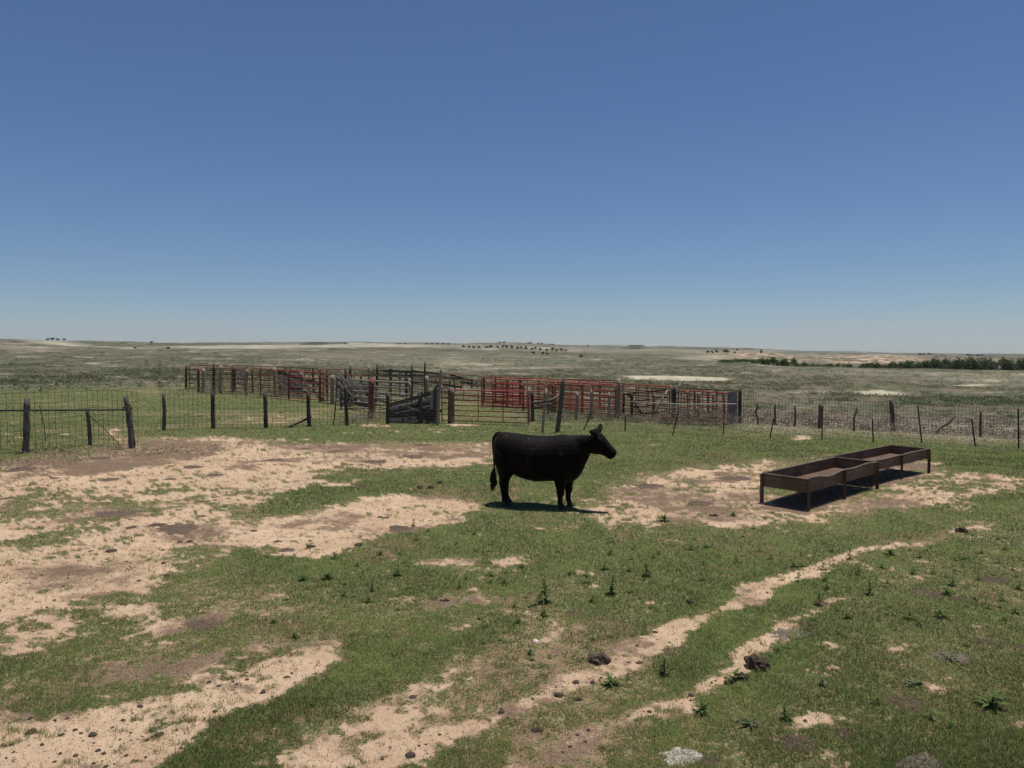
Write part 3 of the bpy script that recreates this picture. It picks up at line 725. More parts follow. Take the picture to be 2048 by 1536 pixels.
    # tail head and dock
    mb.tube([(.14, 0, 1.285), (.05, 0, 1.265), (.0, 0, 1.19), (-.012, 0, 1.05), (-.004, .0, .90), (.006, -.01, .76), (.008, -.01, .62)], [.036, .038, .034, .030, .024, .020, .016], 10)
    tmp = mb.build('cow_tmp', M['hide'])
    rm = tmp.modifiers.new('r', 'REMESH'); rm.mode = 'VOXEL'; rm.voxel_size = .0105; rm.use_smooth_shade = True
    sm = tmp.modifiers.new('s', 'SMOOTH'); sm.factor = .5; sm.iterations = 7
    dg = bpy.context.evaluated_depsgraph_get(); me = bpy.data.meshes.new_from_object(tmp.evaluated_get(dg))
    bpy.data.objects.remove(tmp)
    me.name = 'body'; me.materials.clear(); me.materials.append(M['hide'])
    root = thing('cow', 'black cow standing side-on in the pasture, head to the right, dust specks on its flank', 'cow', loc, yaw)
    b = bpy.data.objects.new('body', me); COL.objects.link(b); b.parent = root
    def child(mb_, name, mat): 
        c = mb_.build(name, mat, root, True); return c
    for lx, y in ((1.286, -.155), (1.361, .155), (.278, -.165), (.218, .165)):
        h = MB()
        for s in (-1, 1):
            loft(h, [((lx+.012, y+s*.022, 0), (.068, 0, 0), (0, .028, 0), .9), ((lx+.006, y+s*.022, .03), (.061, 0, 0), (0, .026, 0), .9), ((lx-.003, y+s*.02, .062), (.048, 0, 0), (0, .022, 0), .9)], 12)
        child(h, 'hoof', M['hoof'])
    for s in (-1, 1):
        e = MB(); c = o+ax*.165+up*.058+Vector((0, s*.107, 0))
        loft(e, [(c+ax*t, up*r, Vector((0, r*.6, 0)), 1) for t, r in ((-.019, .003), (-.013, .012), (0, .017), (.013, .012), (.019, .003))], 12)
        child(e, 'eye', M['eye'])
    e = MB(); loft(e, [(o+ax*t, up*h, Vector((0, w_, 0)), .9) for t, h, w_ in ((.487, .055, .055), (.505, .062, .056), (.519, .045, .042), (.527, .018, .018))], 16); child(e, 'nose', M['nose'])
    th = MB()
    for i in range(150):
        a = random.uniform(0, 6.28); r0 = .011; x0 = .008+math.cos(a)*r0; y0 = -.01+math.sin(a)*r0; z0 = random.uniform(.44, .66)
        sp = random.uniform(.0, .06); ln = random.uniform(.14, .30); ph = random.uniform(-.015, .015)
        zt = max(z0-ln, .22)
        th.tube([(x0, y0, z0), (x0-.012+math.cos(a)*sp, y0+math.sin(a)*sp, (z0+zt)/2), (x0-.045+math.cos(a)*sp*.35+ph, y0+math.sin(a)*sp*.3, zt)], [.0035, .0045, .0012], 4, False)
    child(th, 'tail_tassel', M['tail_hair'])
    return root
ch = P(1000, 1010)
fw_ = P(1134, 1021)
COWY = R(-17)
cw = make_cow((ch.x-.11, 13.17, float(terrain(np.array([ch.x+.4]), np.array([13.0]))[0])-.004), COWY); cw.scale = (1.0, 1.0, .988)

# ------------------------------------------------------------------ feed troughs
def make_trough(name, label, a, b, wv, ztop, depth, dent, seed):
    """a, b: ends of the near long side (on the ground), wv: across"""
    random.seed(seed)
    a = Vector(a); b = Vector(b); wv = Vector(wv); d = (b-a); L = d.length; d.normalize(); wn = wv.normalized(); W = wv.length
    rz = math.atan2(d.y, d.x)
    root = thing(name, label, 'feed trough', a, rz, 'steel feed troughs end to end')
    def plate(p, q, z0, z1, t, nm, den=0, lip=0, seg=24):
        mb = MB(); p = Vector(p); q = Vector(q); e = (q-p); ln = e.length; e.normalize(); s = Vector((-e.y, e.x, 0))
        o = len(mb.v)
        for i in range(seg+1):
            f = i/seg; c = p.lerp(q, f)
            dd = den*math.exp(-((f-.33)/.16)**2) + den*.35*math.sin(f*17+seed)
            jag = (random.uniform(-.008, .012) if den else random.uniform(-.002, .002))
            for x, z in ((-t/2, z0+jag), (t/2, z0+jag), (t/2, z1-dd), (-t/2, z1-dd)): mb.v.append(tuple(c+s*x+Vector((0, 0, z))))
        for i in range(seg):
            for k in range(4):
                k2 = (k+1) % 4; mb.f.append((o+i*4+k, o+i*4+k2, o+(i+1)*4+k2, o+(i+1)*4+k)); mb.mi.append(0)
        mb.f.append((o+3, o+2, o+1, o)); e2 = o+seg*4; mb.f.append((e2, e2+1, e2+2, e2+3)); mb.mi += [0, 0]
        mb.build(nm, M['trough'], root)
    zb = ztop-depth; t = .006
    plate((0, 0, 0), (L, 0, 0), zb, ztop, t, 'side_panel', dent); plate((0, W, 0), (L, W, 0), zb, ztop, t, 'side_panel', 0)
    plate((t, t, 0), (t, W-t, 0), zb+.003, ztop-.003, t, 'end_panel'); plate((L-t, t, 0), (L-t, W-t, 0), zb+.003, ztop-.003, t, 'end_panel')
    f = MB(); f.box((L/2, W/2, zb+.03), L-.03, W-.02, .006); f.build('floor_plate', M['trough'], root)
    r = MB()                                                       # rolled angle rim
    for p, q in (((-.02, -.012, ztop), (L+.02, -.012, ztop)), ((-.02, W+.012, ztop), (L+.02, W+.012, ztop))):
        pts = []
        for i in range(25):
            g_ = i/24; c = Vector(p).lerp(Vector(q), g_)
            if p[1] < 0: c.z -= dent*math.exp(-((g_-.33)/.16)**2) + dent*.35*math.sin(g_*17+seed)
            pts.append(c)
        r.tube(pts, .013, 6)
    r.tube([(-.012, -.02, ztop-.001), (-.012, W+.02, ztop-.001)], .013, 6); r.tube([(L+.012, -.02, ztop-.001), (L+.012, W+.02, ztop-.001)], .013, 6)
    r.build('rim', M['rim'], root)
    for fx in (0.0, .5, 1.0):
        for y in (-.022, W+.022):
            lg = MB(); x = .02 + fx*(L-.04)
            lean = random.uniform(-.012, .012)
            # angle iron: two flanges
            s = 1 if y > 0 else -1
            for (w1, w2, ox, oy) in ((.052, .006, 0, 0), (.006, .046, -.023 if fx < .6 else .023, -s*.0)):
                vs = []
                for z in (-.06, ztop-.012):
                    l_ = lean*(1-z/ztop)
                    for u_, v_ in ((-1, -1), (1, -1), (1, 1), (-1, 1)): vs.append((x+ox+l_+u_*w1/2, y+oy+(s*.023 if w2 > .01 else 0)*1+v_*w2/2, z))
                lg.add(vs, [(0, 3, 2, 1), (4, 5, 6, 7), (0, 1, 5, 4), (1, 2, 6, 5), (2, 3, 7, 6), (3, 0, 4, 7)])
            lg.build('leg', M['trough'], root)
    c = MB(); c.tube([(L*.5, -.01, zb+.01), (L*.5, W+.01, zb+.01)], .018, 6); c.build('cross_bar', M['trough'], root)
    return root
tA = P(1612, 1021); tB = P(1858, 946)
td = (tB-tA).normalized(); tw = Vector((-td.y, td.x, 0))*.80
Lt = (tB-tA).length
zT = .55
g0 = P(1612, 1021)
make_trough('feed_trough', 'rusty steel feed trough with a dented side and pale scale line, nearer of the two', g0, g0+td*(Lt*.497-.02), tw, zT, .245, .035, 3)
off = tw.normalized()*.14
g1 = g0+td*(Lt*.503+.03)+off
make_trough('feed_trough', 'brown steel feed trough with grey inner walls, butted behind the dented trough', g1, tB+off*.0+td*.0+off*.3, tw, zT-.01, .225, .012, 5)

# ------------------------------------------------------------------ fences
def wiremesh(root, pts, H, dx, hs, r=.003, z0=.04, wob=.012, mat='wire', name='wire_mesh'):
    """woven wire along ground points"""
    mb = MB(); pts = [Vector(p) for p in pts]
    cum = [0]
    for i in range(len(pts)-1): cum.append(cum[-1]+(pts[i+1]-pts[i]).length)
    T = cum[-1]
    def at(s):
        for i in range(len(pts)-1):
            if s <= cum[i+1] or i == len(pts)-2:
                t = (s-cum[i])/(cum[i+1]-cum[i]); p = pts[i].lerp(pts[i+1], t); break
        p.z = float(terrain(np.array([p.x]), np.array([p.y]))[0]); return p
    n = max(2, int(T/dx)); base = [at(T*i/n) for i in range(n+1)]
    ph = random.uniform(0, 6)
    sag = [wob*math.sin(i*.5+ph)+random.uniform(-wob, wob)*.4 for i in range(n+1)]
    bow = [wob*1.5*math.sin(i*.23+ph*2) for i in range(n+1)]
    for i in range(n+1):
        p = base[i]; lx = random.uniform(-.012, .012)
        mb.tube([p+Vector((0, bow[i], z0)), p+Vector((lx*.5, bow[i]*1.3, H*.5)), p+Vector((lx, bow[i], H+sag[i]))], r, 3, False)
    for h in hs:
        k = h/H
        mb.tube([base[i]+Vector((0, bow[i], h+sag[i]*k)) for i in range(n+1)], r, 3, False)
    return part(mb, name, M[mat], root)
def post_mb(b, t, r0, r1, n=9, seg=7, rough=.08, bend=.0):
    mb = MB(); b = Vector(b); t = Vector(t); d = t-b; pts = []; rs = []
    b2 = b - d.normalized()*.12
    sx = random.uniform(-1, 1)*bend; sy = random.uniform(-1, 1)*bend
    for i in range(seg+1):
        f = i/seg; p = b2.lerp(t, f); p += Vector((math.sin(f*math.pi)*sx+random.uniform(-.1, .1)*r0, math.sin(f*math.pi)*sy, 0)); pts.append(p)
        rs.append((r0*(1-f)+r1*f)*random.uniform(1-rough, 1+rough))
    mb.tube(pts, rs, n); mb.tube([t-d.normalized()*.004, t+d.normalized()*.012], [r1*.93, r1*.55], n)
    return mb
def addpost(root, name, pb, pt, wpx, mat, **kw):
    """pb=(px,py) foot, pt=(px,py) top, wpx width in photo pixels"""
    b = P(*pb) if not isinstance(pb, Vector) else pb
    t = TOP(b, *pt); r = wpx*.5*b.y/F
    o = part(post_mb(b, t, r*1.08, r*.92, **kw), name, M[mat], root, True)
    return o, b, t
# near left fence
fl = thing('wire_fence', 'near wire fence at the left edge with two stout cedar posts and a pipe rail', 'fence', P(150, 895))
_, p1, t1 = addpost(fl, 'post', (52, 906), (55, 796), 12, 'bark', bend=.02)
_, p2, t2 = addpost(fl, 'post', (264, 897), (252, 794), 11.5, 'bark', bend=.02)
_, p3, t3 = addpost(fl, 'post', (180, 890), (174, 816), 7.5, 'bark', bend=.02)
mb = MB(); mb.tube([P(91, 884), TOP(P(91, 884), 88, 850), TOP(P(91, 884), 79, 811)], .012, 6); o = part(mb, 'leaning_rod', M['steel_dark'], fl)
mb = MB(); e = TOP(p1, 52, 821); rr_ = TOP(p2, 251, 820); lft = e+(e-rr_)*1.15; mb.tube([lft+Vector((0, .08, 0)), e+Vector((0, .08, 0)), rr_+Vector((0, .05, 0))], .024, 8); part(mb, 'pipe_rail', M['steel_dark'], fl)
mb = MB(); mb.tube([TOP(p3, 176, 828), TOP(p3, 208, 858)+Vector((0, .02, 0)), P(242, 893)], .011, 6); part(mb, 'brace_wire', M['steel_dark'], fl)
mb = MB(); mb.tube([TOP(p2, 259, 808), TOP(p2, 262, 838), TOP(p2, 270, 890)], .02, 6); part(mb, 'steel_stake', M['steel_dark'], fl)
mb = MB(); mb.tube([TOP(p2, 245, 815), TOP(p2, 264, 817)], .022, 6); part(mb, 'pipe_end', M['steel_dark'], fl)
Lp = P(-160, 905); Lp.y = p1.y+.15
wiremesh(fl, [Lp, p1+Vector((0, .12, 0)), p3+Vector((0, .1, 0)), p2+Vector((.1, .12, 0))], 1.60, .19, [.06, .18, .30, .43, .57, .72, .88, 1.08, 1.30, 1.58], .0056, wob=.02)
# middle fence
fm = thing('wire_fence', 'woven wire fence with slim dark posts running in front of the rusty panels', 'fence', P(560, 857))
mp = []
for pb, pt, wd in (((327, 861), (327, 787), 7), ((427, 857), (426, 784), 7.5), ((532, 856), (530, 785), 7.5), ((619, 853), (616, 782), 7), ((694, 851), (691, 770), 6.5), ((774, 848), (774, 783), 6), ((842, 847), (838, 784), 7)):
    _, b, t = addpost(fm, 'post', pb, pt, wd, 'bark' if pb[0] < 330 else 'wood_dark', bend=.025); mp.append(b)
endp = P(880, 849)
wiremesh(fm, [mp[0]-Vector((.1, 0, 0))]+mp[1:]+[endp], 1.42, .146, [.05, .14, .23, .33, .44, .56, .70, .86, 1.04, 1.22, 1.40], .0050, wob=.012)
mb = MB(); mb.tube([P(667, 851), TOP(P(667, 851), 672, 800), TOP(P(667, 851), 674, 755)], .022, 7); part(mb, 'steel_stake', M['steel_dark'], fm)
brn = thing('fallen_post', 'dark bark-covered post leaning against the wire fence', 'post', P(600, 852)); b0 = P(571, 856); b1 = TOP(P(620, 852), 624, 833)
part(post_mb(b0, b1+Vector((0, -.1, 0)), .05, .045, bend=.02), 'trunk_piece', M['wood_dark'], brn, True)
# right fence
fr_ = thing('wire_fence', 'long woven wire fence on the right with crooked cedar posts and dead weeds behind', 'fence', P(1700, 860))
rp = []
for pb, pt, wd, bn in (((1550, 850), (1550, 808), 4.5, .02), ((1589, 853), (1590, 811), 4, .02), ((1640, 857), (1641, 808), 9, .01), ((1786, 862), (1782, 800), 8.5, .03), ((1961, 873), (1962, 822), 5, .02)):
    _, b, t = addpost(fr_, 'post', pb, pt, wd, 'bark', bend=bn); rp.append(b)
def crook(root, name, base, pts, r, mat):
    b = P(*base); mb = MB(); mb.tube([b-Vector((0, 0, .1))]+[TOP(b, *q) for q in pts], r, 7); return part(mb, name, M[mat], root, True)
crook(fr_, 'crooked_post', (1515, 849), [(1516, 838), (1511, 824), (1515, 815), (1515, 804)], [.05, .05, .055, .04, .03, .03][:5], 'bark')
crook(fr_, 'crooked_post', (1708, 862), [(1708, 845), (1709, 832), (1713, 822), (1714, 811)], [.05, .05, .045, .04, .03], 'bark')
crook(fr_, 'brace_stick', (1497, 846), [(1510, 838), (1528, 827), (1540, 818), (1548, 810)], [.02, .025, .025, .025, .02], 'wood')
br = thing('branch', 'bent dark branch leaning on the wire fence at the right', 'branch', P(1870, 868)); crook(br, 'limb', (1870, 868), [(1876, 860), (1885, 853), (1897, 847), (1905, 838), (1912, 831)], [.035, .05, .05, .05, .04, .03], 'wood_dark')
e0 = P(1482, 848); e1 = P(2120, 884)
wiremesh(fr_, [e0, P(1550, 851), P(1640, 857), P(1786, 863), P(1961, 874), e1], 1.35, .155, [.06, .17, .28, .40, .53, .67, .82, .98, 1.15, 1.33], .0066, wob=.018)
# T-posts of the low cross fence in the pasture, each leaning its own way
TPL = [((1167, 861), (1183, 824), 'dark steel stake leaning right beside the cow\'s head', 'steel_dark'), ((1250, 863), (1251, 832), 'thin straight steel stake between the cow and the dark gate', 'steel_dark'),
       ((1345, 872), (1357, 819), 'dark steel stake leaning right in front of the dead brush', 'steel_dark'), ((1447, 871), (1449, 800), 'red steel stake in front of the grey sheet panel', 'pipe_red'),
       ((1540, 876), (1547, 838), 'short dark stake leaning right, near the crooked post', 'steel_dark'), ((1644, 880), (1646, 812), 'thin rusty stake in front of the thick square-topped post', 'pipe_rust'),
       ((1747, 885), (1745, 837), 'short dark stake left of the tall barky post', 'steel_dark'), ((1844, 886), (1836, 812), 'tall dark stake leaning left, beside the bent branch', 'steel_dark'),
       ((1951, 893), (1944, 838), 'short dark stake leaning left near the right edge', 'steel_dark'), ((2038, 897), (2037, 818), 'tall upright dark stake at the right edge of the photo', 'steel_dark')]
for pb, pt, lab, m in TPL:
    b = P(*pb); t = TOP(b, *pt); root = thing('steel_stake', lab, 'fence stake', b, 0, 'leaning steel stakes in the pasture')
    d = (t-b).normalized(); s = d.cross(Vector((0, 1, 0))).normalized(); q = Vector((0, 1, 0))
    mb = MB(); rr = .022
    mb.tube([b-d*.1, t], rr, 4); part(mb, 'shaft', M[m], root)
    mb = MB(); mb.plank(b-d*.1+q*.03, t+q*.03, .012, .05, seg=1, warp=0); part(mb, 'fin', M[m], root)
# ------------------------------------------------------------------ corral: pipe panels
def panel(a, b, H, mat, label, nr=6, name='corral_panel', cat='corral panel', group='pipe corral panels', tilt=0., rad=.029, z0=.14, stays=2, z_override=None):
    a = Vector(a); b = Vector(b); root = thing(name, label, cat, a.lerp(b, .5), 0, group)
    d = b-a; dh = Vector((d.x, d.y, 0)); L = dh.length; u = dh.normalized(); nrm = Vector((-u.y, u.x, 0))
    def q(s, z): 
        f = s/L; return a.lerp(b, f) + Vector((0, 0, z)) + nrm*(tilt*z)
    rc = .15; mb = MB(); pts = [q(0, .02)]
    pts.append(q(0, H-rc))
    for i in range(1, 5): an = i/5*math.pi/2; pts.append(q(rc-rc*math.cos(an), H-rc+rc*math.sin(an)))
    pts.append(q(rc, H)); pts.append(q(L/2, H-.008)); pts.append(q(L-rc, H))
    for i in range(1, 5): an = i/5*math.pi/2; pts.append(q(L-rc+rc*math.sin(an), H-rc+rc*math.cos(an)))
    pts.append(q(L, H-rc)); pts.append(q(L, .02)); mb.tube(pts, rad, 7)
    part(mb, 'frame', M[mat], root, True)
    for i in range(nr-1):
        z = z0 + (H-z0)*i/(nr-1)
        mb = MB(); mb.tube([q(.015, z), q(L*.5, z-random.uniform(0, .015)), q(L-.015, z)], rad*.86, 6); part(mb, 'rail', M[mat], root, True)
    for i in range(stays):
        s = L*(i+1)/(stays+1); mb = MB(); mb.plank(q(s, z0-.01), q(s, H-.01), .034, .010, side=tuple(nrm), seg=1, warp=0); part(mb, 'stay', M[mat], root)
    return root
def row(nodes, H, mats, label, Lp=3.3, **kw):
    """panels along ground nodes given as (px, forward distance)"""
    pts = [G(*n) for n in nodes]; k = 0; out = []
    for i in range(len(pts)-1):
        L = (pts[i+1]-pts[i]).length; n = max(1, round(L/Lp))
        for j in range(n):
            f0, f1 = j/n+.006, (j+1)/n-.006
            a = pts[i].lerp(pts[i+1], f0); b = pts[i].lerp(pts[i+1], f1)
            for p in (a, b): p.z = float(terrain(np.array([p.x]), np.array([p.y]))[0])
            m = mats[k % len(mats)]; lab = label[k % len(label)] if isinstance(label, list) else label
            out.append(panel(a, b, H*random.uniform(.985, 1.015), m, lab, **kw)); k += 1
    return out
row([(378, 46.8), (640, 46), (965, 43.5)], 1.60, ['pipe_rust', 'pipe_rust', 'pipe_brown', 'pipe_rust', 'pipe_brown'],
    ['rusty pipe panel at the far left corner, next to the dark red post', 'rusty pipe panel in the back row, second from the far left corner', 'rusty pipe panel in the back row behind the leaning grey planks at left',
     'rusty pipe panel in the back row above the wire fence, between the plank heaps', 'brown pipe panel in the back row behind the big rusty post', 'brown pipe panel in the back row just left of the tall grey post'])
row([(965, 43.5), (1200, 39.5), (1345, 36.8)], 1.55, ['pipe_red', 'pipe_red', 'pipe_rust'],
    ['bright red pipe panel starting the back row right of the tall grey post', 'red pipe panel in the back row behind the right half of the red gate', 'rusty red pipe panel in the back row behind the forked posts', 'rusty red pipe panel in the back row left of the dark gate'])
row([(1345, 36.8), (1482, 35.0)], 1.50, ['pipe_brown', 'pipe_brown'], 'brown pipe panel in the back row between the thick dark post and the corner post', Lp=3.2)
row([(408, 44.5), (505, 43.5)], 1.5, ['pipe_rust'], 'rusty pipe panel at the far left standing just in front of the back row')
row([(520, 42), (640, 39), (815, 34.5)], 1.55, ['pipe_rust', 'pipe_red', 'pipe_rust', 'pipe_brown'],
    ['rusty pipe panel of the inner row beside the left plank heap', 'reddish pipe panel of the inner row left of the leaning grey planks', 'rusty pipe panel of the inner row behind the leaning grey planks', 'brown pipe panel of the inner row crossing behind the big rusty post'])
row([(962, 41.2), (1105, 38.5), (1232, 34.2)], 1.50, ['pipe_red', 'pipe_red', 'pipe_red', 'pipe_rust'],
    ['bright red pipe panel of the inner row seen above the red gate, left half', 'bright red pipe panel of the inner row seen above the red gate, right half', 'red pipe panel of the inner row behind the two forked posts', 'rust red pipe panel of the inner row ending at the tall thin grey post'])
row([(965, 39.2), (1090, 36.8)], 1.0, ['pipe_red'], 'low bright red feed rack panel close behind the red gate', nr=7, name='rack_panel')
row([(1120, 39.0), (1235, 36.0)], 1.5, ['pipe_rust'], 'dull red pipe panel between the inner and back rows right of the red gate')
row([(1240, 34.8), (1340, 33.4)], 1.45, ['pipe_rust'], 'rusty pipe panel right behind the dark sagging gate')
row([(1356, 34.6), (1375, 31.6+2.2)], 1.4, ['pipe_red'], 'narrow red pipe panel turned edge-on beside the thick dark post')
row([(1378, 36.2), (1462, 34.4)], 1.40, ['pipe_red'], 'red pipe panel behind the dead brush near the corner post')
row([(1095, 34.5), (1232, 33.2)], 1.45, ['pipe_rust', 'pipe_red'], ['rust red pipe panel behind the pale round posts, left one', 'rust red pipe panel behind the pale round posts, right one'])
row([(985, 37.5), (1110, 36)], 1.35, ['pipe_red', 'pipe_rust'], ['short bright red pipe panel low behind the red gate, left one', 'short rusty pipe panel low behind the red gate, right one'], Lp=1.7)
row([(1125, 41.5), (1238, 40)], 1.6, ['pipe_brown'], 'brown pipe panel in the farthest row behind the tall thin grey post')
row([(1245, 37.5), (1345, 36)], 1.5, ['pipe_rust'], 'rusty pipe panel between the back row and the dark sagging gate')
row([(706, 34.2), (822, 31.6)], 1.42, ['pipe_pale'], 'pale bleached pipe panel just right of the thick rust-red post')
row([(505, 45), (600, 44)], 1.5, ['pipe_rust'], 'rusty pipe panel doubled in front of the back row above the left plank heap')
row([(640, 45), (655, 40)], 1.5, ['pipe_rust'], ['rusty pipe panel turned edge-on left of the leaning planks, farther one', 'rusty pipe panel turned edge-on left of the leaning planks, nearer one'])
row([(820, 43.5), (900, 39.5)], 1.5, ['pipe_brown'], 'brown pipe panel behind the tall grey post at the low plank wall')
row([(1100, 40.5), (1112, 37.0)], 1.5, ['pipe_red'], 'red pipe panel turned edge-on behind the forked posts')
# red gate in front and the narrow gate left of it
ga = P(908, 846.5); gb = P(1057, 845); gb.y = ga.y*.985+.0; 
gb = G(1056.5, 27.3)
panel(ga, gb, 1.27, 'pipe_red', 'long red pipe gate closed across the corral opening behind the cow', nr=7, name='pipe_gate', cat='gate', group=None, rad=.023, z0=.10)
na = P(884, 847); nb = G(896.5, na.y+.05)
panel(na, nb, 1.42, 'pipe_rust', 'narrow rusty pipe gate between the tall grey post and the mottled post', nr=7, name='pipe_gate', cat='gate', group=None, rad=.020, z0=.12, stays=0)
# ------------------------------------------------------------------ corral posts
PST = [ # name, foot, top, width px, material, label
 ('steel_post', (372, 779), (373, 730), 5, 'post_rust', 'dark red steel post at the far left corner of the corral'),
 ('steel_post', (397, 784), (397, 735), 5.5, 'post_rust', 'red-brown post one panel in from the far left corner'),
 ('wooden_post', (406, 786), (407, 737), 7.5, 'wood', 'pale grey wooden post beside the red-brown post at far left'),
 ('wooden_post', (428, 784), (428, 728), 6, 'wood_dark', 'tall dark post at far left, rising above the panel top'),
 ('wooden_post', (441, 786), (442, 731), 7, 'wood', 'grey round post between two dark posts at far left'),
 ('wooden_post', (467, 785), (467, 734), 7, 'wood_dark', 'dark post left of the small plank chute'),
 ('wooden_post', (491, 788), (494, 738), 8, 'wood', 'pale split post right of the small plank chute'),
 ('wooden_post', (551, 794), (549, 735), 8, 'wood', 'pale grey post holding the left end of the plank heap'),
 ('wooden_post', (570, 780), (571, 733), 5, 'post_rust', 'rust-coloured post behind the left plank heap'),
 ('wooden_post', (604, 793), (602, 743), 8.5, 'wood', 'pale broken post at the right end of the left plank heap'),
 ('wooden_post', (628, 785), (626, 733), 5, 'post_rust', 'thin dark red post right of the left plank heap'),
 ('wooden_post', (654, 788), (654, 737), 5.5, 'post_rust', 'thin rusty post left of the leaning grey planks'),
 ('wooden_post', (664, 808), (665, 750), 8, 'wood', 'brown square post at the left edge of the leaning grey planks'),
 ('wooden_post', (692, 800), (691, 736), 5, 'wood_dark', 'dark post standing behind the leaning grey planks'),
 ('wooden_post', (701, 800), (701, 732), 5, 'wood_dark', 'taller dark post just right of it behind the leaning grey planks'),
 ('steel_post', (743, 836), (743, 757), 12.5, 'post_rust', 'thick rust-red tank pipe post in the middle of the corral front'),
 ('wooden_post', (736, 800), (738, 731), 5, 'wood', 'grey post rising behind the left side of the thick rust-red post'),
 ('wooden_post', (751, 812), (755, 728), 5, 'wood_dark', 'tall leaning dark post behind the right side of the thick rust-red post'),
 ('wooden_post', (775, 846), (777, 787), 5.5, 'wood_dark', 'short dark post at the low end of the plank loading ramp'),
 ('wooden_post', (824, 812), (824, 728), 4, 'wood_dark', 'thin tall dark post above the plank loading ramp'),
 ('wooden_post', (822, 800), (819, 757), 7, 'wood', 'grey stub post behind the plank loading ramp'),
 ('wooden_post', (851, 806), (850, 725), 4.2, 'wood_dark', 'thin tall dark post with mesh, second left of the tall grey post'),
 ('wooden_post', (855, 815), (853, 752), 7, 'wood', 'grey square post behind the high end of the plank ramp'),
 ('wooden_post', (875, 850), (883, 730), 6.5, 'wood', 'tall grey square post at the high end of the plank ramp'),
 ('wooden_post', (901, 847), (902, 776), 9.5, 'bark', 'mottled dark post carrying the hinge side of the long red gate'),
 ('wooden_post', (1059, 845), (1058, 775), 5, 'wood', 'pale thin post at the latch end of the long red gate'),
 ('wooden_post', (1065, 843), (1064, 783), 7.5, 'wood_dark', 'dark post right behind the latch end of the long red gate'),
 ('wooden_post', (1085, 865), (1093, 778), 5, 'wood', 'pale leaning post with a crooked rail, left of the big leaning post'),
 ('wooden_post', (1115, 864), (1127, 753), 9, 'bark', 'big leaning cedar post behind the cow\'s back, tallest at the right'),
 ('wooden_post', (1153, 840), (1155, 785), 5.5, 'wood', 'pale round post right of the big leaning cedar post'),
 ('wooden_post', (1182, 840), (1182, 780), 5, 'wood', 'pale round post, second right of the big leaning cedar post'),
 ('wooden_post', (1219, 840), (1218, 785), 4.5, 'wood', 'thin pale post just left of the tall thin grey post'),
 ('wooden_post', (1237, 836), (1238, 757), 7, 'wood', 'tall grey post between the red panels and the dark sagging gate'),
 ('wooden_post', (1264, 838), (1263, 785), 6, 'wood_dark', 'dark short post in front of the dark sagging gate'),
 ('wooden_post', (1307, 834), (1308, 786), 6.5, 'wood', 'grey split post in the middle of the dark sagging gate'),
 ('wooden_post', (1348, 836), (1349, 773), 8.5, 'wood_dark', 'thick dark post at the right end of the dark sagging gate'),
 ('wooden_post', (1398, 830), (1397, 785), 7, 'wood', 'weathered brown post behind the dead brush, left one'),
 ('wooden_post', (1426, 832), (1427, 785), 6, 'wood', 'weathered brown post behind the dead brush, right one'),
 ('steel_post', (1448, 838), (1447, 783), 5.5, 'post_rust', 'rusty red post just left of the grey sheet panel'),
 ('wooden_post', (1480, 846), (1480, 777), 7.5, 'wood_dark', 'dark corner post where the corral meets the long wire fence'),
 ('wooden_post', (1389, 830), (1389, 780), 4.5, 'post_rust', 'thin dark red post in the panels right of the thick dark post'),
 ('wooden_post', (1416, 830), (1416, 781), 4.5, 'post_rust', 'thin dark red post behind the middle of the dead brush'),
 ('wooden_post', (1014, 812), (1015, 755), 5, 'post_rust', 'rusty red post above the middle of the long red gate'),
 ('wooden_post', (1040, 812), (1041, 757), 5, 'wood_dark', 'dark post above the right end of the long red gate'),
 ('wooden_post', (967, 806), (968, 753), 5, 'wood_dark', 'dark post where the bright red panels begin'),
 ('wooden_post', (990, 808), (991, 750), 4, 'post_rust', 'thin rusty post next in line after the first bright red panel post'),
]
for nm, pb, pt, wd, mt, lab in PST:
    b = P(*pb); t = TOP(b, *pt); r = wd*.5*b.y/F
    mb = post_mb(b, t, r*1.05, r*.93, n=8 if nm == 'wooden_post' else 12, rough=.07 if nm == 'wooden_post' else .0, bend=.02 if nm == 'wooden_post' else 0)
    o = mb.build(nm, M[mt], None, True, loc=b); tag(o, lab, 'post', 'corral posts')
# crooked rail between the two leaning posts
rl = MB(); b = P(1085, 865); q0 = TOP(b, 1066, 806); rl.tube([q0, TOP(b, 1090, 803), TOP(b, 1104, 800), TOP(b, 1118, 792)+Vector((0, .1, 0))], [.05, .055, .045, .05], 8)
rl.tube([q0-Vector((0, 0, .18)), TOP(b, 1090, 813), TOP(b, 1116, 806)+Vector((0, .1, 0))], [.035, .04, .035], 7)
o = rl.build('crooked_rail', M['bark'], None, True, loc=q0); tag(o, 'crooked grey cedar rail nailed between the two leaning posts', 'rail')
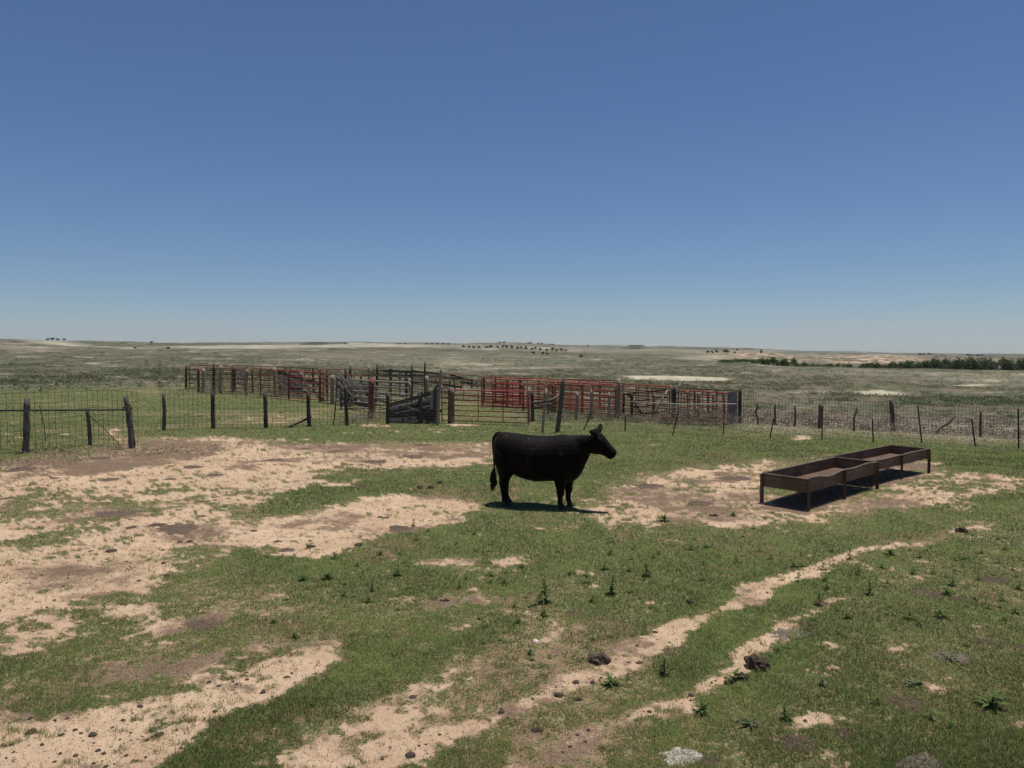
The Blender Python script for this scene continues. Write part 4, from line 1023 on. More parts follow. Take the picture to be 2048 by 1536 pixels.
# ------------------------------------------------------------------ plank structures
def heap(name, label, cat, foot, boards, extra=None):
    """boards: (px,py)->(px,py) lines in the plane of the foot point, width m, depth offset, material"""
    b = P(*foot); root = thing(name, label, cat, b)
    for (x0, y0, x1, y1, wd, dp, mt) in boards:
        bb = Vector((b.x, b.y+dp, b.z)); a = TOP(bb, x0, y0); c = TOP(bb, x1, y1)
        mb = MB(); mb.plank(a, c, wd, .035, side=(0, 1, 0)); part(mb, 'board', M[mt], root)
    if extra:
        ax0, ay0, ax1, ay1, n_ = extra
        for i in range(n_):
            cx_ = random.uniform(ax0, ax1); cy_ = random.uniform(ay0, ay1); an = random.choice((.6, .75, -.5, 1.2, .3, 1.45))+random.uniform(-.25, .25); ln = random.uniform(9, 22)
            bb = Vector((b.x, b.y+random.uniform(-.25, .4), b.z)); mb = MB()
            a_ = TOP(bb, cx_-math.cos(an)*ln, min(cy_-math.sin(an)*ln*.7, ay1+12)); c_ = TOP(bb, cx_+math.cos(an)*ln, min(cy_+math.sin(an)*ln*.7, ay1+14))+Vector((0, random.uniform(-.3, .3), 0))
            mb.plank(a_, c_, random.uniform(.05, .13), .03, side=(0, 1, 0)); part(mb, 'board', M[random.choice(('board', 'board_dark', 'wood', 'wood_dark'))], root)
    return root
heap('plank_chute', 'small grey plank chute between two posts at the far left of the corral', 'chute', (480, 787),
     [(472, 740, 492, 743, .14, 0, 'board'), (472, 746, 492, 753, .16, .03, 'board'), (473, 757, 491, 758, .08, .3, 'board_dark'), (474, 766, 491, 771, .12, .02, 'board'), (476, 752, 477, 768, .07, .05, 'wood'), (482, 753, 483, 770, .07, .05, 'wood'), (487, 754, 488, 771, .07, .05, 'wood')])
heap('plank_chute', 'left heap of grey broken boards between two pale posts', 'chute', (575, 794),
     [(555, 746, 598, 756, .20, 0, 'board_dark'), (556, 755, 600, 762, .16, .04, 'board'), (555, 764, 602, 772, .22, .02, 'board'), (556, 774, 604, 778, .15, .06, 'board_dark'), (556, 780, 606, 784, .2, .0, 'board'),
      (556, 789, 606, 791, .10, .04, 'board'), (603, 758, 640, 768, .20, .02, 'board_dark'), (606, 770, 636, 778, .10, .06, 'board'), (573, 752, 574, 790, .12, -.05, 'board'), (562, 748, 566, 789, .16, -.06, 'board'), (590, 758, 592, 790, .08, -.05, 'wood'), (603, 783, 645, 786, .12, .2, 'board_dark')], extra=(562, 760, 622, 786, 9))
heap('plank_heap', 'tangled heap of leaning grey planks left of the thick rust-red post', 'plank heap', (700, 818),
     [(674, 746, 736, 805, .10, -.1, 'board'), (680, 762, 735, 812, .08, .1, 'board'), (690, 762, 735, 777, .16, .0, 'board'), (686, 772, 738, 790, .14, .05, 'board'), (672, 770, 712, 800, .10, .12, 'board_dark'),
      (690, 764, 694, 848, .13, -.2, 'wood'), (716, 766, 700, 815, .12, -.05, 'wood'), (702, 790, 742, 806, .12, .0, 'board'), (705, 806, 740, 812, .14, -.02, 'board_dark'), (672, 790, 700, 806, .16, .1, 'board'),
      (676, 757, 688, 790, .12, .2, 'board_dark'), (714, 770, 740, 760, .10, .1, 'board'), (708, 780, 738, 800, .05, -.15, 'board'), (752, 770, 762, 818, .05, -.1, 'wood'), (737, 792, 727, 818, .05, -.1, 'board_dark'), (671, 800, 700, 812, .08, .0, 'board'),
      (668, 758, 702, 790, .07, -.25, 'board'), (696, 756, 728, 786, .12, -.12, 'board'), (684, 796, 730, 772, .09, .15, 'board'), (720, 782, 742, 788, .13, .05, 'board'), (706, 796, 744, 799, .12, .08, 'board_dark'), (678, 782, 684, 826, .09, -.1, 'board'), (698, 806, 712, 770, .06, -.18, 'wood'), (744, 786, 775, 800, .08, .3, 'board'), (755, 800, 775, 806, .10, .3, 'board_dark'), (690, 818, 742, 820, .10, .05, 'board_dark')], extra=(674, 766, 738, 808, 26))
heap('loading_ramp', 'dark weathered plank loading ramp rising to the right against the tall grey post', 'loading ramp', (825, 846),
     [(776, 812, 876, 782, .17, 0, 'board_dark'), (776, 824, 878, 793, .16, .03, 'board'), (775, 828, 878, 805, .22, .0, 'board_dark'), (775, 836, 877, 817, .26, .02, 'board_dark'), (776, 842, 874, 828, .22, .05, 'board_dark'),
      (778, 838, 842, 834, .10, -.04, 'board'), (780, 843, 838, 841, .09, -.06, 'board'), (786, 847, 860, 846, .10, -.06, 'board_dark'), (840, 784, 839, 847, .16, -.1, 'wood_dark'), (864, 783, 863, 818, .12, -.08, 'wood'), (871, 778, 869, 846, .16, -.06, 'wood_dark'), (868, 780, 880, 766, .08, 0, 'board_dark'), (776, 818, 850, 800, .08, -.08, 'board'), (790, 826, 860, 812, .05, -.10, 'board'), (800, 812, 806, 846, .08, -.1, 'board_dark'), (846, 838, 876, 846, .12, -.1, 'board_dark'), (812, 835, 850, 846, .09, -.14, 'board')], extra=(792, 806, 868, 838, 10))
heap('rail_section', 'dark board rails above the plank ramp, behind the thin tall posts', 'fence section', (850, 800),
     [(765, 741, 822, 744, .14, 0, 'board_dark'), (822, 742, 882, 749, .10, .04, 'board_dark'), (765, 750, 880, 752, .07, .1, 'board_dark'), (800, 764, 880, 766, .06, .0, 'board_dark'), (765, 786, 815, 793, .16, -.4, 'board'), (781, 738, 781, 790, .16, .1, 'wood_dark'), (800, 744, 800, 792, .12, .1, 'wood'), (811, 742, 811, 790, .10, .1, 'wood_dark')])
heap('rail_section', 'dark fallen board rails right of the tall grey post, above the red gate\'s left end', 'fence section', (915, 800),
     [(885, 754, 946, 761, .12, 0, 'board_dark'), (900, 750, 925, 756, .12, .3, 'board_dark'), (885, 770, 922, 774, .14, .1, 'board_dark'), (920, 762, 958, 773, .12, .2, 'board_dark'), (908, 757, 909, 778, .08, .0, 'wood_dark'), (924, 763, 922, 778, .10, .1, 'wood_dark'), (944, 758, 944, 776, .12, .0, 'wood_dark')])
# old dark gate with a pale prop
og = heap('board_gate', 'dark sagging wooden gate with a pale diagonal bar, right of the red panels', 'gate', (1295, 834),
     [(1248, 788, 1336, 780, .07, 0, 'steel_dark'), (1265, 803, 1336, 794, .055, 0, 'steel_dark'), (1265, 815, 1336, 808, .05, 0, 'steel_dark'), (1249, 831, 1330, 824, .05, 0, 'steel_dark'), (1248, 788, 1247, 832, .09, .02, 'steel_dark'), (1343, 777, 1343, 812, .05, .02, 'corr'),
      (1267, 802, 1288, 834, .08, -.04, 'steel_dark'), (1254, 788, 1262, 795, .1, -.04, 'wood_dark'), (1297, 786, 1296, 812, .06, -.04, 'corr')])
mb = MB(); b = P(1295, 838); mb.tube([TOP(b, 1335, 780), TOP(b, 1310, 828)], .035, 8); part(mb, 'diagonal_bar', M['pipe_pale'], og, True)
mb = MB(); b = P(1370, 850); a = TOP(b, 1262, 803); mb.tube([a, TOP(b, 1365, 809), TOP(b, 1473, 808)], .024, 8); o = mb.build('long_pipe', M['pipe_pale'], None, True, loc=a); tag(o, 'long pale sagging pipe laid across in front of the dark gate and dead brush', 'pipe')
# grey corrugated sheet panel
b = P(1466, 847); mb = MB(); a0 = TOP(b, 1455, 784); a1 = TOP(b, 1474, 784); n = 36
zb = b.z-.02
for i in range(n+1):
    f = i/n; x = a0.x+(a1.x-a0.x)*f; y = b.y-.02+.012*math.sin(f*math.pi*12)
    zt = a0.z+random.uniform(-.01, .01); jag = zb+.25*max(0, math.sin(f*9))*random.random()
    mb.v += [(x, y, jag), (x, y, zt), (x, y+.008, zt), (x, y+.008, jag)]
for i in range(n):
    for k in range(4):
        k2 = (k+1) % 4; mb.f.append((i*4+k, i*4+k2, i*4+4+k2, i*4+4+k)); mb.mi.append(0)
mb.f += [(3, 2, 1, 0), (n*4, n*4+1, n*4+2, n*4+3)]; mb.mi += [0, 0]
o = mb.build('sheet_panel', M['corr'], None, False, loc=b); tag(o, 'grey corrugated sheet panel next to the dark corner post', 'sheet panel')
# high netting across the tall posts, and netting along the corral front
fn = thing('wire_netting', 'high wire netting hung between the thin tall posts above the plank ramp', 'wire netting', P(820, 812))
q0 = P(760, 812); q1 = P(884, 812)
wiremesh(fn, [q0, q1], 2.02, .12, [1.0, 1.12, 1.24, 1.36, 1.5, 1.64, 1.80, 2.0], .0048, z0=.95, wob=.01, name='netting')
fn2 = thing('wire_netting', 'wire netting along the corral front from the leaning posts to the corner post', 'wire netting', P(1270, 842))
wiremesh(fn2, [P(1075, 848), P(1155, 843), P(1237, 841), P(1345, 843), P(1480, 848)], 1.35, .15, [.1, .25, .4, .55, .72, .9, 1.1, 1.33], .0052, wob=.02, name='netting')
# ------------------------------------------------------------------ grass blades
def blades(n, d0, d1, name, label, hmul=1., dens=None, rngc=(c0, c1)):
    x, y, z, bl = sample(n, d0, d1, *rngc)
    b = bl(bare); dr = bl(dry); br = bl(brown); ff = bl(fine)
    tuft = fbm(x*11, y*11, 77, 3); keep = rng.random(n) < np.clip(1.05-b*1.15-.50*dr+(tuft-.5)*2.8*np.clip(dr+b+.25, 0, 1), .015, 1)
    keep &= ~((br > .45) & (rng.random(n) < .15+.65*np.clip(b*2, 0, 1)))
    if dens is not None: keep &= dens(x, y)
    x, y, z, b, dr, br, ff, tuft_ = [q[keep] for q in (x, y, z, b, dr, br, ff, tuft)]; n = len(x)
    px = y/ (F/2)                                    # metres per render pixel
    h = rng.uniform(.016, .042, n)*hmul*(1+.3*sstep(.5, .75, ff))*(1-.35*dr)*(1+.25*sstep(12, 25, y))
    wd = np.maximum(.0034, px*.55)*rng.uniform(.7, 1.3, n)
    az = rng.uniform(0, 2*np.pi, n); le = rng.uniform(.3, 1.6, n)*h
    fx = rng.uniform(0, 2*np.pi, n)
    bx = np.cos(fx)*wd; by = np.sin(fx)*wd
    v0 = np.stack([x-bx/2, y-by/2, z-.004], -1); v1 = np.stack([x+bx/2, y+by/2, z-.004], -1)
    mx = x+np.cos(az)*le*.35; my = y+np.sin(az)*le*.35
    v2 = np.stack([mx+bx*.36, my+by*.36, z+h*.62], -1); v3 = np.stack([mx-bx*.36, my-by*.36, z+h*.62], -1)
    v4 = np.stack([x+np.cos(az)*le, y+np.sin(az)*le, z+h], -1); v5 = v4 + np.stack([bx*.06, by*.06, bx*0], -1)
    V = np.stack([v0, v1, v2, v3, v4, v5], 1).reshape(-1, 3); k = np.arange(n)*6
    Fa = np.stack([k, k+1, k+2, k+3], -1); Fb = np.stack([k+3, k+2, k+5, k+4], -1)
    Fq = np.concatenate([Fa, Fb])
    g1 = np.array([.108, .175, .052]); g2 = np.array([.205, .265, .095]); g3 = np.array([.33, .25, .15]); g4 = np.array([.21, .205, .095])
    t = rng.random(n)[:, None]; big = fbm(x*.5, y*.5, 201, 3)[:, None]
    c = g1*(1-t)+g2*t; c = c*(1-.4*sstep(.5, .7, big)) + g4*.4*sstep(.5, .7, big); c = c*(1-.45*dr[:, None]) + np.array([.20, .165, .085])*.45*dr[:, None]
    m2_ = fbm(x*1.6, y*1.6, 231, 4)[:, None]; c = c*(.72+.56*sstep(.36, .64, m2_)) + np.array([.05, .035, .0])*sstep(.54, .68, m2_)
    c = c*rng.uniform(.62, 1.38, n)[:, None]*(.60+.8*tuft_[:, None])
    ps = (.15+.25*dr+.35*b)[:, None]; s = (rng.random(n)[:, None] < ps)
    c = np.where(s, g3*(.7+.6*rng.random(n)[:, None]), c)
    cc = np.concatenate([np.repeat(c, 4, 0)[:len(c)*4]]*2)   # corner colours, four per face
    cc = np.concatenate([cc, np.ones((len(cc), 1))], 1)
    o = npmesh(name, V, Fq, M['grass'], {'tint': (cc, 'CORNER')})
    return tag(o, label, 'grass', kind='stuff')
blades(440000, 4.0, 13.0, 'grass', 'short green and straw-coloured grass blades over the near pasture')
blades(240000, 13.0, 52.0, 'grass', 'short green grass over the farther pasture up to the corral')
blades(60000, 3.6, 24.0, 'grass', 'short grass running on past the left edge of the pasture view', rngc=(c_lo, c0))
blades(60000, 3.6, 24.0, 'grass', 'short grass running on past the right edge of the pasture view', rngc=(c1, c_hi))
# ------------------------------------------------------------------ leafy clumps as one mesh
def leafset(n_clumps, xs, ys, zs, rad, hgt, nl, ls, squash=.6):
    """arrays of clump centres -> leaf quads; rad, hgt arrays; returns V, F"""
    n = len(xs); tot = n*nl
    cx = np.repeat(xs, nl); cy = np.repeat(ys, nl); cz = np.repeat(zs, nl); r = np.repeat(rad, nl); h = np.repeat(hgt, nl); L_ = np.repeat(ls, nl)
    th = rng.uniform(0, 2*np.pi, tot); rr = np.sqrt(rng.random(tot))*r; zz = rng.random(tot)**.8*h*np.sqrt(np.clip(1-(rr/r)**2*.85, 0.05, 1))
    c = np.stack([cx+np.cos(th)*rr, cy+np.sin(th)*rr, cz+zz], -1)
    a = rng.normal(size=(tot, 3)); a[:, 2] = np.abs(a[:, 2])*.6; a /= np.linalg.norm(a, axis=1)[:, None]
    b = np.cross(a, rng.normal(size=(tot, 3))); b /= np.linalg.norm(b, axis=1)[:, None]
    a = a*L_[:, None]; b = b*(L_*squash)[:, None]*.5
    V = np.stack([c-b*.4, c+a*.5-b, c+a, c+a*.5+b], 1).reshape(-1, 3); k = np.arange(tot)*4
    return V, np.stack([k, k+1, k+2, k+3], -1)
# sagebrush across the range
def scatter_sage(n, d0, d1, name, label, mat, r0, r1, nl, cond, zs=.9):
    x, y, z, bl = sample(n, d0, d1); m = cond(x, y, bl); x, y, z = x[m], y[m], z[m]
    r = rng.uniform(r0, r1, len(x))*(1+y/500.); ls = np.maximum(r*.35, y/(F/2)*.55)
    V, Fq = leafset(len(x), x, y, z-.03, r, r*zs, nl, ls)
    return tag(npmesh(name, V, Fq, M[mat]), label, 'plants', kind='stuff')
clump = lambda x, y: fbm(x/np.maximum(y, 1)*14, np.log(np.maximum(y, 1))*14, 301, 4)
scatter_sage(26000, 62, 420, 'sagebrush', 'low grey-green sagebrush dotted over the range', 'sage', .16, .42, 9, lambda x, y, bl: (rng.random(len(x)) < sstep(.40, .60, clump(x, y))) & (bl(fw) < .2))
scatter_sage(700, 47, 90, 'sagebrush', 'grey-green brush along the edge of the green pasture', 'sage', .2, .5, 12, lambda x, y, bl: x/y < -.2)
scatter_sage(9000, 34, 75, 'tall_grass', 'dark green tall grass bands beyond the right-hand fence', 'willow', .2, .45, 10, lambda x, y, bl: (bl(fg) > .25))
scatter_sage(2600, 34, 80, 'sagebrush', 'grey-green shrubs just beyond the right-hand fence', 'sage', .15, .35, 12, lambda x, y, bl: (x/y > .25) & (rng.random(len(x)) < .55))
# broadleaf growth in front of the right-hand fence and round the corral foot
scatter_sage(15000, 19, 31.5, 'broadleaf_weeds', 'leafy pale green weeds in front of the right-hand fence', 'weed_pale', .03, .08, 4, lambda x, y, bl: (x/y > .12) & (fbm(x*1.2, y*1.2, 401, 3) > .42) & (bl(bare) < .4), .7)
scatter_sage(12000, 17, 33, 'broadleaf_weeds', 'leafy dark green weeds in front of the right-hand fence', 'weed', .03, .10, 5, lambda x, y, bl: (x/y > .10) & (fbm(x*1.2, y*1.2, 405, 3) > .40) & (bl(bare) < .4), .8)
scatter_sage(9000, 15, 45, 'broadleaf_weeds', 'small leafy weeds in the pasture behind the cow and the first fence', 'weed_pale', .025, .06, 3, lambda x, y, bl: (fbm(x*.8, y*.8, 411, 3) > .50) & (bl(bare) < .3), .7)
# dead brush: heaps of thin twigs
def twigs(name, label, region, n, hgt, mat, ln=.35, kind='stuff'):
    """region: list of (foot px, foot py, half width px, height m)"""
    V = []; Fq = []
    for (px, py, hw, hh, dep) in region:
        b = P(px, py); W = hw*b.y/F
        k = int(n*W*hh*2)
        a = rng.uniform(-1, 1, k); x = b.x+a*W; y = b.y+rng.uniform(-dep, dep, k); zz = rng.random(k)**1.2*hh*np.sqrt(1-.8*a*a)
        z = terrain(x, y)+zz
        d = rng.normal(size=(k, 3)); d[:, 2] = np.abs(d[:, 2])*.9; d /= np.linalg.norm(d, axis=1)[:, None]; d *= rng.uniform(.4, 1, k)[:, None]*ln
        s = np.cross(d, rng.normal(size=(k, 3))); s /= np.linalg.norm(s, axis=1)[:, None]; s *= .0065
        c = np.stack([x, y, z], -1); o = sum(len(v) for v in V)
        V.append(np.stack([c-s, c+s, c+d+s*.4, c+d-s*.4], 1).reshape(-1, 3)); q = np.arange(k)*4+o
        Fq.append(np.stack([q, q+1, q+2, q+3], -1))
    return tag(npmesh(name, np.concatenate(V), np.concatenate(Fq), M[mat]), label, 'dead brush', kind=kind)
twigs('dead_brush', 'tangled brown dead brush piled against the corral right of the dark gate', [(1328, 847, 16, .45, .4), (1345, 848, 20, .80, .5), (1368, 848, 17, .62, .5), (1392, 849, 22, .85, .6), (1418, 850, 16, .60, .5), (1440, 850, 18, .72, .5), (1460, 850, 14, .4, .4), (1300, 846, 30, .30, .4), (1270, 845, 20, .22, .3)], 620, 1, 'brush')
twigs('dead_weeds', 'dead brown weed stalks standing along the foot of the right-hand fence', [(1500, 848, 40, .45, .35), (1580, 852, 50, .4, .4), (1680, 858, 60, .4, .4), (1800, 865, 70, .4, .4), (1930, 871, 70, .35, .4), (2040, 877, 50, .3, .4)], 500, 1, 'brush')
twigs('dead_weeds', 'dry stalks behind the right-hand fence across the brown strip', [(1560, 838, 80, .35, 2.5), (1700, 842, 90, .35, 3), (1850, 846, 90, .35, 3), (2000, 852, 80, .35, 3)], 700, 1, 'brush')
twigs('dead_weeds', 'dry brown stalks under the corral panels', [(420, 786, 60, .35, 1.5), (540, 795, 60, .35, 1.5), (650, 800, 60, .35, 2.5), (745, 838, 30, .35, .5), (1160, 842, 60, .3, .6), (1250, 843, 40, .3, .6), (930, 800, 60, .35, 1.5), (720, 846, 40, .25, .3)], 500, 1, 'brush')
twigs('straw_litter', 'loose straw scattered over the bare ground near the left fence', [(60, 925, 90, .02, 1.2), (220, 905, 120, .02, 1.0), (380, 900, 90, .02, 1.0), (90, 905, 60, .03, .4)], 9000, 1, 'strawm', .12)
# ------------------------------------------------------------------ trees
def make_tree(px, d, hm, wm, label, group, mat='tree', name='tree', zoff=0., nl=None):
    b = G(px, d); root = thing(name, label, 'tree', b, 0, group)
    mb = MB(); lean = random.uniform(-.06, .06)*hm
    top = b+Vector((lean, 0, hm*.55)); mb.tube([b-Vector((0, 0, .3)), b.lerp(top, .5)+Vector((0, 0, 0)), top], [hm*.045, hm*.034, hm*.02], 6)
    for i in range(4):
        a = random.uniform(0, 6.28); mb.tube([b.lerp(top, .45+.12*i), b.lerp(top, .8)+Vector((math.cos(a)*wm*.3, math.sin(a)*wm*.3, hm*.18))], [hm*.018, hm*.008], 5)
    part(mb, 'trunk', M['trunk'], root, True)
    k = random.randint(6, 9); cs = []
    for i in range(k):
        a = random.uniform(0, 6.28); rr = random.uniform(.0, .36)*wm; cs.append((b.x+lean+math.cos(a)*rr, b.y+math.sin(a)*rr*.8, b.z+hm*random.uniform(.14, .62)+zoff))
    cs = np.array(cs); rad = rng.uniform(.16, .30, k)*wm; hg = rng.uniform(.22, .40, k)*hm
    ls = np.full(k, max(.11*min(hm, wm), d/(F/2)*.75))
    nl = nl or int(np.clip(26000/d, 22, 90))
    V, Fq = leafset(k, cs[:, 0], cs[:, 1], cs[:, 2], rad, hg, nl, ls, .75)
    V = V-np.array(root.location)
    o = npmesh('crown', V, Fq, M[mat]); o.parent = root
    return root
GA = 'dark trees in a row on the far slope'
for px, py, h in ((928, 692, 5), (938, 692, 5), (948, 693, 5), (958, 694, 5), (974, 694, 6), (982, 695, 7), (995, 696, 5), (1006, 697, 7), (1013, 697, 6), (1024, 698, 7), (1035, 699, 6), (1042, 699, 6), (1051, 700, 7), (1063, 701, 6), (1070, 701, 7), (1080, 702, 6), (1093, 703, 6), (1104, 703, 8), (1113, 704, 6), (1122, 704, 8), (1131, 704, 6)):
    p = P(px, py); d = min(max(p.y, 900), 1500); make_tree(px, d, h*d/F*1.15, h*1.35*d/F, 'small dark tree in the row of trees on the far slope, centre of the skyline', GA, nl=30)
for px, d, h, lab in ((1067, 760, 7, 'lone dark tree below the row on the far slope, left one'), (1085, 740, 8, 'lone dark tree below the row on the far slope, middle one'), (1095, 770, 6, 'lone dark tree below the row on the far slope, right one'), (1161, 720, 7, 'dark shrubby tree at the left end of the low thicket beyond the corral')):
    make_tree(px, d, h*d/F*1.1, h*1.3*d/F, lab, 'scattered trees on the far slope', nl=30)
for px, d, h, lab in ((1174, 700, 4, None), (1184, 700, 4, None), (1193, 700, 5, None)):
    make_tree(px, d, h*d/F*1.2, h*2.4*d/F, 'low dark tree in the small thicket beyond the corral', 'low thicket beyond the corral', nl=30)
for px, py, h, wd, lab in ((99, 681, 5, 9, 'leftmost dark tree of the clump on the left skyline'), (108, 680, 8, 9, 'tallest dark tree of the clump on the left skyline'), (118, 681, 4, 10, 'low dark tree in the middle of the clump on the left skyline'), (131, 682, 4, 8, 'rightmost dark tree of the clump on the left skyline'), (305, 687, 4, 6, 'single small dark tree on the left skyline'),
                           (272, 694, 4, 5, 'small dark tree on the slope below the left skyline'), (338, 695, 4, 6, 'small dark tree on the slope right of the left skyline trees')):
    d = 1750 if py < 690 else 900; make_tree(px, d, h*d/F*1.3, wd*d/F, lab, None, nl=26)
for px, d, h, wd, lab in ((1414, 1500, 6, 11, 'squat brownish tree at the left of the skyline grove'), (1424, 1500, 5, 6, 'small tree second in the skyline grove'), (1434, 1500, 8, 9, 'tall dark tree third in the skyline grove'), (1447, 1500, 8, 11, 'widest dark tree of the skyline grove'), (1454, 1500, 6, 8, 'dark tree at the right of the skyline grove'),
                          (1468, 1600, 5, 6, 'small dark tree just right of the skyline grove'), (1522, 1500, 9, 6, 'lone upright dark tree on the skyline right of centre'), (1474, 2300, 4, 7, 'faint far tree above the skyline grove\'s right end')):
    make_tree(px, d, h*d/F*1.25, wd*d/F, lab, None, nl=34)
for px in (1000, 1008, 1057, 1062, 1076, 1083, 1100, 1106, 1175):
    d = 3000; make_tree(px, d, 3.6*d/F, 5*d/F, 'tiny faint tree on the horizon above the row of dark trees', 'faint trees on the horizon', nl=16)
for px in (800, 812, 855, 864, 875, 886, 897):
    d = 2300; make_tree(px, d, 3.6*d/F, 6*d/F, 'tiny faint tree on the far pale fields left of centre', 'faint trees on the far fields', nl=16)
for px in (1838, 1846, 1856, 1933, 1940, 1953, 1962):
    d = 2300; make_tree(px, d, 5*d/F, 8*d/F, 'small grey-blue tree on the horizon at the right', 'far trees on the right horizon', nl=22)
# green thicket along the creek, middle right
random.seed(5)
for i in range(26):
    px = 1440+i*10.3+random.uniform(-3, 3); d = random.uniform(270, 330); h = 13 if 1520 < px < 1590 else 9
    b = G(px, d); want = 718 if 1520 < px < 1590 else 722+ (px-1440)*.035
    zt = TOP(b, px, want+random.uniform(-3, 2)).z; hm = max(zt-b.z, 1.5)
    make_tree(px, d, hm*1.25, random.uniform(17, 26)*d/F, 'bright green bushy tree in the creek thicket right of centre', 'green thicket along the creek', 'willow', nl=70)
for i in range(36):
    px = 1725+i*9.6+random.uniform(-4, 4); d = random.uniform(310, 400); b = G(px, d)
    want = (716 if px > 1870 else 726-(px-1725)*.03)+random.uniform(-4, 5)
    if px < 1800: want = 727+random.uniform(-2, 3)
    zt = TOP(b, px, want).z; hm = max(zt-b.z, 2)
    make_tree(px, d, hm*1.15, random.uniform(22, 36)*d/F, 'dark grey-green tree in the dense creek wood at the right', 'dense wood along the creek at the right', 'tree', nl=85)
# ------------------------------------------------------------------ far buttes and turbines
def butte(px, d, w_px, h_px, base_py, label, flat=.4):
    n = 60; m = 12; b = G(px, d); b.z = TOP(Vector((0, d, 0)), px, base_py).z-8
    W = w_px*d/F/2; H = h_px*d/F+8; V = []; Fq = []
    for j in range(m+1):
        for i in range(n):
            a = 2*math.pi*i/n; t = j/m; nz = float(vnoise(np.array([math.cos(a)*2.2+5]), np.array([math.sin(a)*2.2+t*1.5]), 7)[0])
            r = W*(1-t*(1-flat))*(.85+.3*nz); prof = (t**1.35)
            V.append((math.cos(a)*r, math.sin(a)*r*.6, H*prof*(1-.08*nz)))
    for j in range(m):
        for i in range(n): Fq.append((j*n+i, j*n+(i+1) % n, (j+1)*n+(i+1) % n, (j+1)*n+i))
    V.append((0, 0, H*.97)); c = len(V)-1
    me = bpy.data.meshes.new('butte'); me.from_pydata(V, [], Fq+[(m*n+i, m*n+(i+1) % n, c) for i in range(n)]); me.materials.append(M['butte']); me.update()
    o = bpy.data.objects.new('butte', me); COL.objects.link(o); o.location = b; o['kind'] = 'structure'; o['label'] = label; return o
a = N('butte_grass'); M['butte'] = a.m
a.bsdf(a.mix(a.ramp(a.noise(.02, 5, .7), .35, .65), (.075, .08, .05), (.12, .11, .075)), .95)
butte(1272, 2600, 78, 7.5, 697, 'flat-topped butte on the skyline right of centre', .35)
butte(650, 2600, 120, 6.0, 690, 'long low mesa on the skyline left of centre', .65)
M['white'] = two_tone('pale_paint', (.55, .56, .57), (.62, .63, .64), 1, .6)
def turbine(px, top_py, d, label):
    b = G(px, d); t = TOP(b, px, top_py); root = thing('wind_turbine', label, 'wind turbine', b, 0, 'wind turbines beyond the horizon')
    mb = MB(); mb.tube([b-Vector((0, 0, 5)), Vector((b.x, b.y, t.z))], [2.6, 1.6], 8); part(mb, 'tower', M['white'], root, True)
    mb = MB(); mb.box(t+Vector((0, 0, 1)), 4, 10, 4); part(mb, 'nacelle', M['white'], root)
    a0 = random.uniform(0, 2)
    for k in range(3):
        a = a0+k*2.094; mb = MB(); mb.tube([t+Vector((0, -6, 1)), t+Vector((math.cos(a)*12, -6, 1+math.sin(a)*12)), t+Vector((math.cos(a)*38, -6, 1+math.sin(a)*38))], [1.3, 1.7, .4], 5); part(mb, 'blade', M['white'], root)
for px, py, lab in ((23, 668, 'first wind turbine from the left edge on the horizon'), (57, 669, 'second wind turbine from the left edge on the horizon'), (204, 672, 'wind turbine standing alone between the left tree clump and the single tree'), (310, 676, 'wind turbine above the single small tree on the left skyline'), (463, 677, 'faint wind turbine over the dark low hill, left one'), (529, 678, 'faint wind turbine over the dark low hill, right one')):
    turbine(px, py, 9000, lab)
# ------------------------------------------------------------------ weeds in the near pasture
def weed_mesh(seed, tall, nl, ll, flat=.5):
    r = random.Random(seed); V = []; Fq = []
    for i in range(nl):
        f = i/nl; z = f**.9*tall; a = i*2.399+r.uniform(-.9, .9); el = .12+.55*f*(1.2-flat)+r.uniform(-.3, .5)
        L_ = ll*(1-.30*f)*r.uniform(.6, 1.3); w2 = L_*.12
        d = Vector((math.cos(a)*math.cos(el), math.sin(a)*math.cos(el), math.sin(el))); s = Vector((-math.sin(a), math.cos(a), 0))
        p = Vector((r.uniform(-.006, .006), r.uniform(-.006, .006), z)); o = len(V)
        V += [p-s*w2*.3, p+s*w2*.3, p+d*L_*.45+s*w2+Vector((0, 0, .0)), p+d*L_*.45-s*w2, p+d*L_*.9+s*w2*.4+Vector((0, 0, -L_*.16)), p+d*L_*.9-s*w2*.4+Vector((0, 0, -L_*.16)), p+d*L_*1.05+Vector((0, 0, -L_*.3))]
        Fq += [(o, o+1, o+2, o+3), (o+3, o+2, o+4, o+5), (o+5, o+4, o+6)]
    mb = MB(); mb.tube([(0, 0, -.01), (r.uniform(-.01, .01), r.uniform(-.01, .01), tall)], [.004, .002], 4); mb.add(V, Fq)
    me = bpy.data.meshes.new('weed'); me.from_pydata(mb.v, [], mb.f); me.update(); return me
WM = [weed_mesh(1, .10, 22, .09), weed_mesh(2, .19, 40, .10, .3), weed_mesh(3, .04, 11, .12, .9), weed_mesh(4, .08, 20, .11), weed_mesh(5, .06, 46, .10, .5)]
for m in WM[:4]: m.materials.append(M['weed'])
WM[4].materials.append(M['weed'])
WP = WM[2].copy(); WP.materials.clear(); WP.materials.append(M['weed_pale'])
def weed(px, py, k, s, label, group=None, pale=False):
    b = P(px, py); me = WP if pale else WM[k]
    o = bpy.data.objects.new('weed', me); COL.objects.link(o); o.location = b-Vector((0, 0, .004)); o.scale = (s, s, s); o.rotation_euler = (random.uniform(-.12, .12), random.uniform(-.12, .12), random.uniform(0, 6.28))
    return tag(o, label, 'weed', group)
weed(1093, 1204, 1, 1.25, 'tall bushy dark green weed, the largest in the middle of the pasture')
weed(1222, 1190, 1, 1.1, 'tall bushy weed right of the largest one')
weed(1327, 1042, 4, 1.25, 'dark green round leafy weed alone on the brown ground right of the cow')
